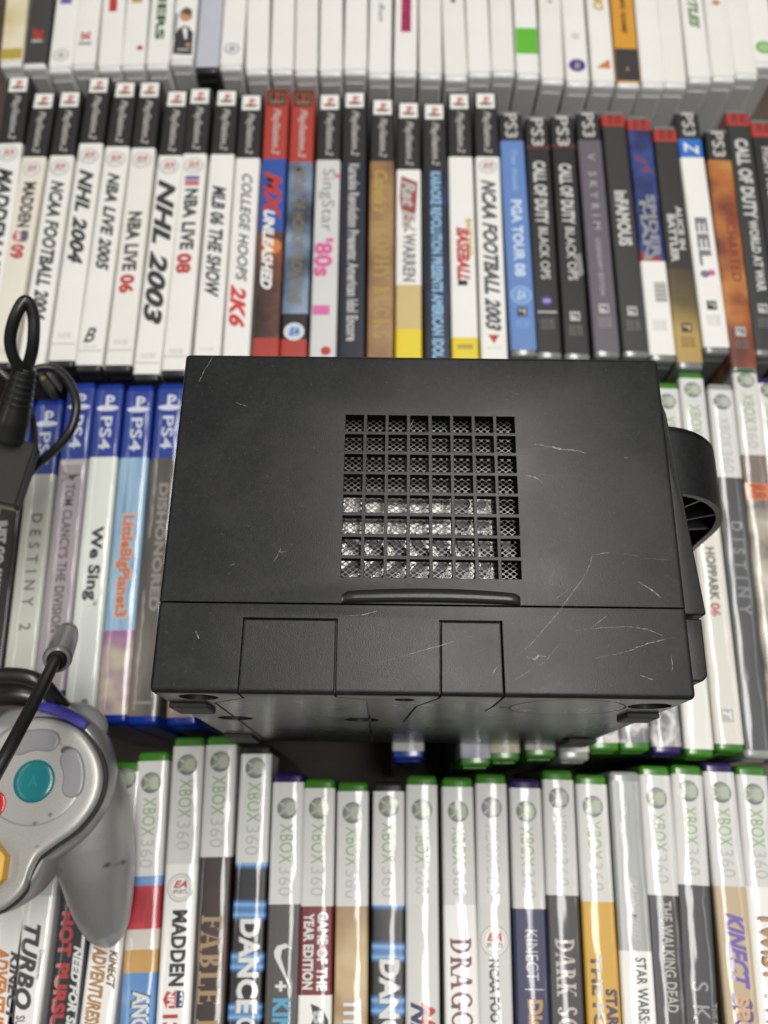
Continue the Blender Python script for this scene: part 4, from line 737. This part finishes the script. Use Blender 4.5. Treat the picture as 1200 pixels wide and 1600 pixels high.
# rear cover, tapering outward toward the base
def prism(pts, z0, z1, bev, name, mat):
    bm = bmesh.new(); lo = [bm.verts.new((x, y, z0)) for x, y in pts]; hi = [bm.verts.new((x, y, z1)) for x, y in pts]; n = len(pts)
    bm.faces.new(lo[::-1]); bm.faces.new(hi)
    for i in range(n): bm.faces.new((lo[i], lo[(i + 1) % n], hi[(i + 1) % n], hi[i]))
    if bev: bmesh.ops.bevel(bm, geom=list(bm.edges), offset=bev, segments=3, profile=.5, affect='EDGES')
    o = link(name, bm_mesh(name, bm, mat), CON); autosmooth(o, 40); return o
prism([(149.0, SEAM + .9), (159.4, SEAM + .9), (154.2, 92), (151.5, 105.0), (149.0, 105.0)], 8, 132, .7, 'rear_cover', BK)
prism([(149.0, 6.5), (156.0, 6.5), (157.6, 8.1), (157.8, SEAM - .2), (149.0, SEAM - .2)], 8, 132, .7, 'rear_base_cover', BK)
# hollow handle bar bent round the back
def handle():
    HB, HT = 66.2, 89.4                                   # height range of the bar (local y)
    def path(xm, zt, zb, r, rz):
        p = [(152.5, zt)]; cx = xm - r
        for i in range(17):
            a = math.pi / 2 - i * math.pi / 32; p.append((cx + r * math.cos(a), zt - rz + rz * math.sin(a)))
        for i in range(17):
            a = -i * math.pi / 32; p.append((cx + r * math.cos(a), zb + rz + rz * math.sin(a)))
        p.append((152.5, zb)); return p
    def wall(po, pi_, y0, y1, name, mat=BK):
        V = []; F = []; n = len(po)
        for (o_, i_) in zip(po, pi_):
            V += [(o_[0], y0, o_[1]), (o_[0], y1, o_[1]), (i_[0], y1, i_[1]), (i_[0], y0, i_[1])]
        for k in range(n - 1):
            for q in range(4): F.append((4 * k + q, 4 * k + (q + 1) % 4, 4 * k + 4 + (q + 1) % 4, 4 * k + 4 + q))
        me = mesh_from(name, V, F, mat); bm = bmesh.new(); bm.from_mesh(me); bmesh.ops.recalc_face_normals(bm, faces=bm.faces); bm.to_mesh(me); bm.free()
        o = link(name, me, CON); autosmooth(o, 50); return o
    o1 = path(181.8, 129, 13, 30, 40); o2 = path(179.6, 127, 15, 28, 38); i1 = path(168.8, 114, 28, 17, 26); i2 = path(166.9, 112.3, 29.7, 15.5, 24.5)
    wall(o1, o2, HB, HT, 'handle_outer_wall'); wall(i1, i2, HB + .8, HT, 'handle_inner_wall', INNER if False else BK)
    wall([(a, b_) for a, b_ in o1], i2, HT - 1.6, HT, 'handle_top_wall')
    for k in (7, 12, 16, 20, 26):
        a, b_ = Vector((o2[k][0], 0, o2[k][1])), Vector((i1[k][0], 0, i1[k][1])); d = (b_ - a).normalized(); nn = Vector((-d.z, 0, d.x)) * .45
        vs = [a + nn, a - nn, b_ - nn, b_ + nn]; V = [(v.x, HB + .9, v.z) for v in vs] + [(v.x, HT - 1, v.z) for v in vs]
        link('handle_rib', mesh_from('handle_rib', V, [(3, 2, 1, 0), (4, 5, 6, 7), (0, 1, 5, 4), (1, 2, 6, 5), (2, 3, 7, 6), (3, 0, 4, 7)], BK), CON)
handle()
# scratches worn into the plastic (thin raised burr lines)
SN = NT('scratch_grey'); SN.b.inputs['Base Color'].default_value = (.42, .42, .4, 1); SN.b.inputs['Roughness'].default_value = .6
tc = SN.n('ShaderNodeTexCoord'); nz = SN.n('ShaderNodeTexNoise'); nz.inputs['Scale'].default_value = 900; nz.inputs['Detail'].default_value = 4; SN.l(tc.outputs['Object'], nz.inputs['Vector'])
nz2 = SN.n('ShaderNodeTexNoise'); nz2.inputs['Scale'].default_value = 160; SN.l(tc.outputs['Object'], nz2.inputs['Vector'])
al = SN.math('MULTIPLY', nz.outputs[0], nz2.outputs[0]); m4 = SN.n('ShaderNodeMapRange'); m4.inputs[1].default_value = .17; m4.inputs[2].default_value = .36; m4.inputs[3].default_value = 0; m4.inputs[4].default_value = .7
SN.l(al, m4.inputs[0]); SN.l(m4.outputs[0], SN.b.inputs['Alpha'])
rng = random.Random(4)
scr = [([(311, 596), (318, 582), (332, 558)], .3), ([(487, 604), (498, 600), (510, 597)], .25), ([(795, 612), (822, 620), (845, 633)], .3), ([(835, 694), (860, 698), (885, 703), (903, 704), (922, 712)], .75), ([(820, 742), (836, 746), (853, 757)], .6),
       ([(368, 629), (390, 636)], .2), ([(998, 909), (1018, 922), (1033, 934)], .5), ([(925, 866), (923, 880), (912, 902), (895, 925), (876, 952), (850, 983), (828, 1008), (808, 1024)], .3), ([(640, 1022), (690, 1008), (738, 994)], .35), ([(900, 986), (940, 981), (980, 979), (1010, 983), (1036, 993)], .3),
       ([(930, 1029), (980, 1018), (1010, 1006), (1052, 996)], .3), ([(822, 1026), (836, 1030), (842, 1024), (854, 1026)], .9), ([(769, 1056), (772, 1048), (779, 1040)], .55), ([(540, 963), (570, 960), (591, 954)], .3), ([(579, 1039), (620, 1028), (658, 1017)], .3), ([(425, 850), (435, 860), (446, 869)], .3),
       ([(428, 877), (436, 864), (441, 850)], .4), ([(431, 862), (447, 862)], .25), ([(359, 884), (368, 880)], .25), ([(930, 867), (945, 864), (962, 863), (990, 868)], .4), ([(990, 868), (1015, 873), (1048, 875)], .25), ([(1048, 1020), (1051, 1040), (1049, 1052)], .3), ([(868, 936), (890, 920)], .2), ([(640, 668), (647, 655)], .2), ([(306, 986), (311, 998)], .5), ([(880, 800), (886, 804)], .4),
       ([(800, 1065), (850, 1035), (880, 1000)], .18), ([(920, 985), (935, 972), (948, 962)], .2), ([(560, 1075), (600, 1060)], .15), ([(1000, 1055), (1020, 1062)], .3), ([(975, 716), (982, 715)], .3)]
cR, sR = math.cos(CON.rotation_euler[2]), math.sin(CON.rotation_euler[2])
for pts, wd in scr:
    W_ = []
    for p in pts:
        q = at(p[0], p[1], TZ); dx, dy = q[0] - PIV.x, q[1] - PIV.y; W_.append(Vector((dx * cR + dy * sR, -dx * sR + dy * cR, 0)))
    V = []; F = []; res = []
    for i in range(len(W_) - 1):
        for k in range(6): res.append(W_[i].lerp(W_[i + 1], k / 6) + Vector((rng.uniform(-.1, .1), rng.uniform(-.1, .1), 0)))
    res.append(W_[-1]); m_ = len(res)
    for i, p in enumerate(res):
        d = (res[min(i + 1, m_ - 1)] - res[max(i - 1, 0)]).normalized(); nn = Vector((-d.y, d.x, 0)); h = wd * .36 * (.35 + .65 * math.sin(math.pi * (i + .5) / m_)) * rng.uniform(.6, 1.2)
        V += [tuple(p + nn * h + Vector((0, 0, TZ + .02))), tuple(p - nn * h + Vector((0, 0, TZ + .02)))]
        if i: F.append((2 * i - 2, 2 * i - 1, 2 * i + 1, 2 * i))
    link('scratch', mesh_from('scratch', V, F, SN.m), CON)

# ------------------------------------------------------------------ controller on top of the bottom row
CT = empty('game_controller', (-126, 14, 2), 0, 'silver grey game controller with teal, red and yellow controls lying at the lower left', 'game controller')
SIL = plastic('silver_controller_plastic', (.41, .405, .38), .38, metal=.4, grain=.00003, gscale=1200, flake=.25)
SILD = plastic('grey_controller_plastic', (.46, .46, .45), .36, metal=.7, grain=.00002, gscale=1200, flake=.16)
KEY = plastic('grey_button_plastic', (.25, .25, .26), .35, coat=.2)
def cpt(x, y, z):
    q = at(x, y, z); return (q[0] + 126, q[1] - 14, z - 2)
def mound(outline, layers, name, mat, mirror=False, center=None):
    """closed form from one outline: layers of (z, inset mm) from the bottom to the top"""
    n = len(outline); V = []; F = []
    cx = sum(p[0] for p in outline) / n; cy = sum(p[1] for p in outline) / n
    if center: cx, cy = center
    def inset(k):
        out = []
        for i in range(n):
            a = Vector(outline[i - 1]); b_ = Vector(outline[i]); c = Vector(outline[(i + 1) % n]); t = (c - a).normalized(); nn = Vector((-t.y, t.x))
            if nn.dot(Vector((cx, cy)) - b_) < 0 and not center: nn = -nn
            if center: nn = (Vector((cx, cy)) - b_).normalized()
            out.append(b_ + nn * k)
        return out
    for z, k in layers:
        for p in inset(k): V.append((p.x, p.y, z))
    for l in range(len(layers) - 1):
        for i in range(n): F.append((l * n + i, l * n + (i + 1) % n, (l + 1) * n + (i + 1) % n, (l + 1) * n + i))
    c0 = len(V); V += [(cx, cy, layers[0][0]), (cx, cy, layers[-1][0])]; last = (len(layers) - 1) * n
    for i in range(n): F.append((c0, (i + 1) % n, i)); F.append((c0 + 1, last + i, last + (i + 1) % n))
    me = mesh_from(name, V, F, mat); bm = bmesh.new(); bm.from_mesh(me); bmesh.ops.recalc_face_normals(bm, faces=bm.faces); bm.to_mesh(me); bm.free()
    o = link(name, me, CT); autosmooth(o, 50); return o
def smooth_outline(pts, sub=5):
    n = len(pts); out = []
    for i in range(n):
        a, b_, c, d = [Vector(pts[(i + k) % n]) for k in (-1, 0, 1, 2)]
        for k in range(sub):
            t = k / sub; out.append(tuple(.5 * ((2 * b_) + (c - a) * t + (2 * a - 5 * b_ + 4 * c - d) * t * t + (-a + 3 * b_ - 3 * c + d) * t ** 3)))
    return out
FZ = 55.0
facepx = [(19, 1134), (49, 1122), (84, 1123), (120, 1137), (142, 1160), (157, 1190), (160, 1222), (149, 1258), (121, 1295), (84, 1322), (60, 1341), (47, 1364), (37, 1391), (18, 1412), (-8, 1427), (-45, 1432), (-85, 1415), (-108, 1375), (-100, 1325), (-72, 1280), (-40, 1235), (-22, 1180), (-5, 1152)]
face = [cpt(x, y, FZ)[:2] for x, y in facepx]
fo = smooth_outline(face)
ac = cpt(57, 1222, FZ)[:2]
mound(fo, [(FZ - 6, 1.0), (FZ - 3.2, .1), (FZ - 1.6, .2), (FZ - .9, .8), (FZ - .5, 2), (FZ - .4, 4.0), (FZ - .4, 8)], 'face_shell', SIL, center=ac)
mound(fo, [(FZ - 6.6, -.7), (FZ - 4.9, -.7)], 'shell_seam', plastic('seam_black', (.01, .01, .01), .6), center=ac)
# centre of the controller and its mirrored left half (mostly outside the frame)
MX = cpt(57, 1222, FZ)[0] - 38.0
ctr = smooth_outline([(MX - 26, 18), (MX, 25.5), (MX + 20, 24), (ac[0] - 3, 24), (ac[0] + 6, 12), (ac[0] - 6, -8), (MX + 24, -22), (MX, -17), (MX - 24, -22), (MX - 34, -4)], 4)
mound(ctr, [(20, 6), (28, 1), (40, 0), (48, .6), (51.2, 2.4), (52.2, 5)], 'centre_shell', SIL)
def lower(pxs, z, name):
    o_ = smooth_outline([cpt(x, y, z)[:2] for x, y in pxs]); return o_
lo1 = lower([(5, 1115), (40, 1102), (90, 1098), (130, 1112), (158, 1140), (172, 1175), (176, 1215), (168, 1262), (140, 1305), (100, 1335), (82, 1345), (76, 1362), (60, 1388), (36, 1412), (0, 1430), (-50, 1440), (-95, 1425), (-118, 1380), (-108, 1325), (-75, 1275), (-45, 1220), (-30, 1160)], 46, 'x')
mound(lo1, [(20, 9), (26, 4), (33, 1.2), (40, .2), (45, .4), (48.5, 1.6), (50.0, 3.2)], 'lower_shell', SILD, center=ac)
mir = lambda pts: [(2 * MX - x, y) for x, y in pts][::-1]
mac = (2 * MX - ac[0], ac[1])
mound(mir(fo), [(FZ - 6, 1.0), (FZ - 3.2, .1), (FZ - 1.6, .2), (FZ - .9, .8), (FZ - .5, 2), (FZ - .4, 4), (FZ - .4, 8)], 'face_shell', SIL, center=mac)
mound(mir(lo1), [(20, 9), (26, 4), (33, 1.2), (40, .2), (45, .4), (48.5, 1.6), (50.0, 3.2)], 'lower_shell', SILD, center=mac)
# grips
gp = [((128, 1215), 34, 15), ((136, 1262), 33, 17), ((143, 1305), 29, 16.8), ((150, 1345), 25, 15.6), ((156, 1385), 20, 13.8), ((161, 1418), 16, 12.0), ((166, 1446), 13, 9.6), ((169, 1462), 11.5, 7.0), ((171, 1473), 10.5, 4.0), ((172, 1480), 10, .4)]
for m_ in (0, 1):
    pth = []; rd = []
    for (p, z, r) in gp:
        q = cpt(p[0], p[1], z); pth.append((q[0] if not m_ else 2 * MX - q[0], q[1], q[2])); rd.append(r * .93)
    link('grip', tube_me('grip', pth, rd, SILD, seg=28), CT)
# triggers and shoulder button
for m_ in (0, 1):
    q = bmesh.new(); bmesh.ops.create_uvsphere(q, u_segments=28, v_segments=16, radius=1); c = cpt(118, 1136, 40); cx = c[0] if not m_ else 2 * MX - c[0]
    for v in q.verts: v.co = Vector((cx + v.co.x * 12.5, c[1] + v.co.y * 9.5 + (-1.6 if not m_ else 1.6) * v.co.x * .6, c[2] + v.co.z * 9.5))
    link('trigger', bm_mesh('trigger', q, KEY, smooth=True), CT)
zp = [(58, 1103), (75, 1105), (92, 1110), (110, 1119), (124, 1128), (133, 1134)]
V = []; F = []
for i, p in enumerate(zp):
    q0 = Vector(cpt(p[0], p[1], 54)); nx_ = Vector((.35, 1, 0)).normalized(); k = 1 if 0 < i < 5 else .75
    for (dy, dz) in ((-2.1 * k, -5), (-2.1 * k, -.3), (-1.5 * k, 0.2), (1.3 * k, -.2), (2.1 * k, -1.2), (2.1 * k, -5)): V.append(tuple(q0 + nx_ * dy + Vector((0, 0, dz))))
for i in range(5):
    for k in range(5): F.append((i * 6 + k, (i + 1) * 6 + k, (i + 1) * 6 + k + 1, i * 6 + k + 1))
F += [tuple(range(5, -1, -1)), tuple(30 + k for k in range(6))]
zo = link('shoulder_button', mesh_from('shoulder_button', V, F, plastic('violet_button_plastic', '#3b368f', .3, coat=.3)), CT); autosmooth(zo, 50)
# face buttons
mound([(ac[0] + 17.5 * math.cos(k * math.pi / 24), ac[1] + 15.5 * math.sin(k * math.pi / 24)) for k in range(48)], [(FZ - .9, 0), (FZ - .25, .5), (FZ - .1, 1.4), (FZ - .05, 3)], 'button_surround', SIL)
def button(px, py, r, hgt, mat, name, z=FZ, n=40, ry=None, rot=0, sides=None):
    c = cpt(px, py, z); prof = [(1.0, -3), (1.0, hgt - .9), (.97, hgt - .45), (.9, hgt - .1), (.7, hgt + .12), (.4, hgt + .2), (.0, hgt + .22)]
    V = []; F = []; n = sides or n
    for (k, z_) in prof[:-1]:
        for i in range(n):
            a = 2 * math.pi * i / n + rot; V.append((c[0] + r * k * math.cos(a), c[1] + (ry or r) * k * math.sin(a), c[2] + z_))
    V.append((c[0], c[1], c[2] + hgt + .22)); m = len(prof) - 1
    for l in range(m - 1):
        for i in range(n): F.append((l * n + i, l * n + (i + 1) % n, (l + 1) * n + (i + 1) % n, (l + 1) * n + i))
    for i in range(n): F.append(((m - 1) * n + i, (m - 1) * n + (i + 1) % n, len(V) - 1))
    o = link(name, mesh_from(name, V, F, mat), CT); autosmooth(o, 28 if sides else 50); return o
TEAL = plastic('teal_button_plastic', '#00737a', .28, coat=.3)
ab = button(56.5, 1221, 7.6, 2.6, TEAL, 'round_button'); ab['label'] = 'large teal round button marked A'
c = cpt(56.5, 1221, FZ); v, f = fit_text('A', c[1] + 2.0, c[1] - 2.0, c[0], 3.6, 'f'); 
link('button_letter', mesh_from('button_letter', [(x, y, c[2] + 2.86) for x, y in v], [tuple(q) for q in f], plastic('teal_letter', '#0a8088', .35)), ab).location = (0, 0, 0)
button(-7, 1257, 5.0, 2.2, plastic('red_button_plastic', '#b81c24', .28, coat=.3), 'round_button')['label'] = 'small red round button'
button(-22, 1355, 9.6, 6.5, plastic('yellow_stick_plastic', '#d8a210', .4, grain=.00003), 'thumb_stick', sides=8, rot=math.pi / 8)['label'] = 'yellow eight sided thumb stick'
def kidney(px, py, Rb, a0, a1, wd, name):
    c0 = cpt(56.5, 1221, FZ); path_o = []
    for i in range(15): a = math.radians(a0 + (a1 - a0) * i / 14); path_o.append((c0[0] + (Rb + wd / 2) * math.cos(a), c0[1] + (Rb + wd / 2) * math.sin(a)))
    ae = math.radians(a1); ce = (c0[0] + Rb * math.cos(ae), c0[1] + Rb * math.sin(ae)); s_ = 1 if a1 > a0 else -1
    for i in range(1, 8): a = ae + s_ * i * math.pi / 8; path_o.append((ce[0] + wd / 2 * math.cos(a), ce[1] + wd / 2 * math.sin(a)))
    for i in range(15): a = math.radians(a1 + (a0 - a1) * i / 14); path_o.append((c0[0] + (Rb - wd / 2) * math.cos(a), c0[1] + (Rb - wd / 2) * math.sin(a)))
    as_ = math.radians(a0); cs_ = (c0[0] + Rb * math.cos(as_), c0[1] + Rb * math.sin(as_))
    for i in range(1, 8): a = as_ + math.pi + s_ * i * math.pi / 8; path_o.append((cs_[0] + wd / 2 * math.cos(a), cs_[1] + wd / 2 * math.sin(a)))
    z = FZ - 2; mound(path_o, [(z - 3, 0), (z + 1.6, 0), (z + 2.1, .25), (z + 2.35, .8), (z + 2.4, 1.6)], name, KEY)
kidney(0, 0, 14.2, -8, 32, 8.0, 'side_button'); kidney(0, 0, 14.4, 76, 118, 8.0, 'side_button')
# left hand controls (outside the frame)
for (x, y, r, h_, nm, mt) in ((mac[0], mac[1] + 2, 10, 9, 'thumb_stick', KEY), (MX, 4, 3.6, 1.6, 'start_button', KEY)):
    q = bmesh.new(); bmesh.ops.create_cone(q, cap_ends=True, segments=32, radius1=r * .7, radius2=r, depth=h_, matrix=Matrix.Translation((x, y, FZ - 4 + h_ / 2))); bmesh.ops.bevel(q, geom=list(q.edges), offset=.6, segments=2, affect='EDGES'); link(nm, bm_mesh(nm, q, mt), CT)
dp = join_bm([box_bm(MX - 26, MX - 10, -26.5, -21.5, FZ - 6, FZ + 1, .6), box_bm(MX - 20.5, MX - 15.5, -32, -16, FZ - 6.1, FZ + .9, .6)]); link('direction_pad', bm_mesh('direction_pad', dp, KEY), CT)

# ------------------------------------------------------------------ cables, plug and adapter at the left
CAB = plastic('black_cable_rubber', (.014, .014, .014), .33, coat=.15); PLG = plastic('grey_plug_plastic', (.15, .15, .145), .3, coat=.3)
def pth(l): return [(*at(x, y, z), z) for x, y, z in l]
def top(o, label, cat, group=None):
    o['label'] = label; o['category'] = cat
    if group: o['group'] = group
    return o
ORG = Vector
plug = empty('cable_plug', (*at(90, 1030, 92), 92), 0, 'grey cylindrical cable plug standing among the cases above the controller', 'plug')
def rel(l, o): 
    ox = [v / MM for v in o.location]; return [(p[0] - ox[0], p[1] - ox[1], p[2] - ox[2]) for p in l]
a_ = Vector((*at(89, 1031, 94), 94)); b_ = Vector((*at(104, 992, 62), 62))
link('plug_body', tube_me('plug_body', rel([tuple(a_.lerp(b_, t)) for t in (0, .06, .12, .5, .85, 1)], plug), [4.3, 4.8, 4.7, 4.7, 4.6, 3.8], PLG, 28), plug)
link('plug_bore', tube_me('plug_bore', rel([tuple(a_.lerp(b_, t)) for t in (-.012, .05)], plug), [3.3, 3.0], plastic('bore_black', (.004, .004, .004), .6), 20), plug)
link('plug_tip', tube_me('plug_tip', rel([tuple(b_.lerp(a_, t)) for t in (.05, -.12, -.2)], plug), [4.4, 3.9, 2.6], plastic('plug_dark_grey', (.12, .12, .11), .35), 20), plug)
top(link('cable', tube_me('cable', pth([(95, 1020, 84), (86, 1034, 96), (66, 1072, 110), (38, 1126, 122), (8, 1182, 130), (-40, 1262, 132), (-110, 1340, 120)]), 2.0, CAB)), 'straight black cable running from the grey plug down across the controller', 'cable')
top(link('cable', tube_me('cable', pth([(-60, 1075, 58), (-10, 1058, 60), (30, 1056, 60), (62, 1066, 58), (84, 1088, 52), (104, 1112, 40), (112, 1130, 20)]), 3.0, CAB)), 'thick black cable curving behind the top edge of the controller', 'cable')
top(link('cable', tube_me('cable', pth([(-50, 1092, 40), (10, 1084, 42), (50, 1088, 40), (84, 1104, 36), (100, 1120, 26)]), 4.6, CAB)), 'black tube added as shade behind the controller, between the thick cable and silver shell', 'cable')  # dark tube added to fill the shadow behind the controller
ad = empty('power_adapter', (*at(-20, 740, 40), 40), 0, 'black cornered adapter box lying at the left edge above the third row', 'adapter')
oz = 66
cor = [at(57, 694, oz), at(24, 793, oz), at(-95, 768, oz), at(-66, 652, oz)]
bm = bmesh.new(); ox = [v / MM for v in ad.location]
hi = [bm.verts.new((x - ox[0], y - ox[1], oz - ox[2])) for x, y in cor]; lo = [bm.verts.new((x - ox[0], y - ox[1], 60 - ox[2])) for x, y in cor]
bm.faces.new(hi[::-1]); bm.faces.new(lo)
for i in range(4): bm.faces.new((hi[i], hi[(i + 1) % 4], lo[(i + 1) % 4], lo[i]))
bmesh.ops.bevel(bm, geom=list(bm.edges), offset=1.0, segments=3, affect='EDGES')
o = link('adapter_body', bm_mesh('adapter_body', bm, plastic('black_adapter_plastic', (.022, .022, .021), .42, grain=.00005)), ad); autosmooth(o)
# paper label seen on the adapter's near side
p0, p1 = Vector((*cor[1], 0)), Vector((*cor[2], 0)); dd = (p1 - p0).normalized(); nn = Vector((dd.y, -dd.x, 0)); nn = nn if nn.y < 0 else -nn
lv = []
for t, z in ((1.2, 65.2), (60, 65.2), (60, 60.8), (1.2, 60.8)):
    q = p0 + dd * t + nn * .12; lv.append((q.x - ox[0], q.y - ox[1], z - ox[2]))
link('adapter_label', mesh_from('adapter_label', lv, [(0, 1, 2, 3)], plastic('cream_label', '#d8c79c', .6)), ad)
relief = []; rr = []
ra, rb = Vector((*at(12, 684, 66), 66)), Vector((*at(40, 574, 84), 84))
sr = link('strain_relief', tube_me('strain_relief', rel([tuple(ra.lerp(rb, i / 4)) for i in range(5)], ad), [7.2, 6.8, 5.6, 4.8, 4.0], CAB, 20), ad)
for i in range(6):
    t = .5 + i * .085; link('relief_rib', tube_me('relief_rib', rel([tuple(ra.lerp(rb, t)), tuple(ra.lerp(rb, t + .035))], ad), [6.1 - i * .28, 6.0 - i * .28], CAB, 20), ad)
top(link('cable', tube_me('cable', pth([(38, 582, 84), (22, 560, 90), (16, 530, 96), (24, 495, 102), (40, 470, 104), (52, 492, 100), (52, 535, 94), (44, 570, 86), (30, 600, 74)]), 2.3, CAB)), 'black cable folded into a narrow upright loop above the adapter', 'cable')
top(link('cable', tube_me('cable', pth([(34, 592, 66), (62, 576, 64), (92, 580, 62), (113, 606, 62), (119, 640, 62), (108, 676, 60), (84, 704, 56), (58, 726, 52), (40, 746, 48)]), 1.9, CAB)), 'black cable arching right round the blue case tops into the adapter', 'cable')
top(link('cable', tube_me('cable', pth([(-30, 560, 70), (4, 584, 68), (34, 614, 62), (50, 650, 58), (56, 700, 50)]), 1.3, plastic('dark_grey_cable', (.05, .05, .048), .3, coat=.2))), 'thin dark grey cable between the strain relief and the first blue case', 'cable')
top(link('cable_connector', tube_me('cable_connector', pth([(66, 590, 20), (76, 604, 10), (86, 622, 0)]), [1.6, 2.4, 1.4], plastic('brassy_metal', '#7a7048', .35, metal=.6), 12)), 'small dull brass connector tip in the dark gap inside the arching cable', 'connector')
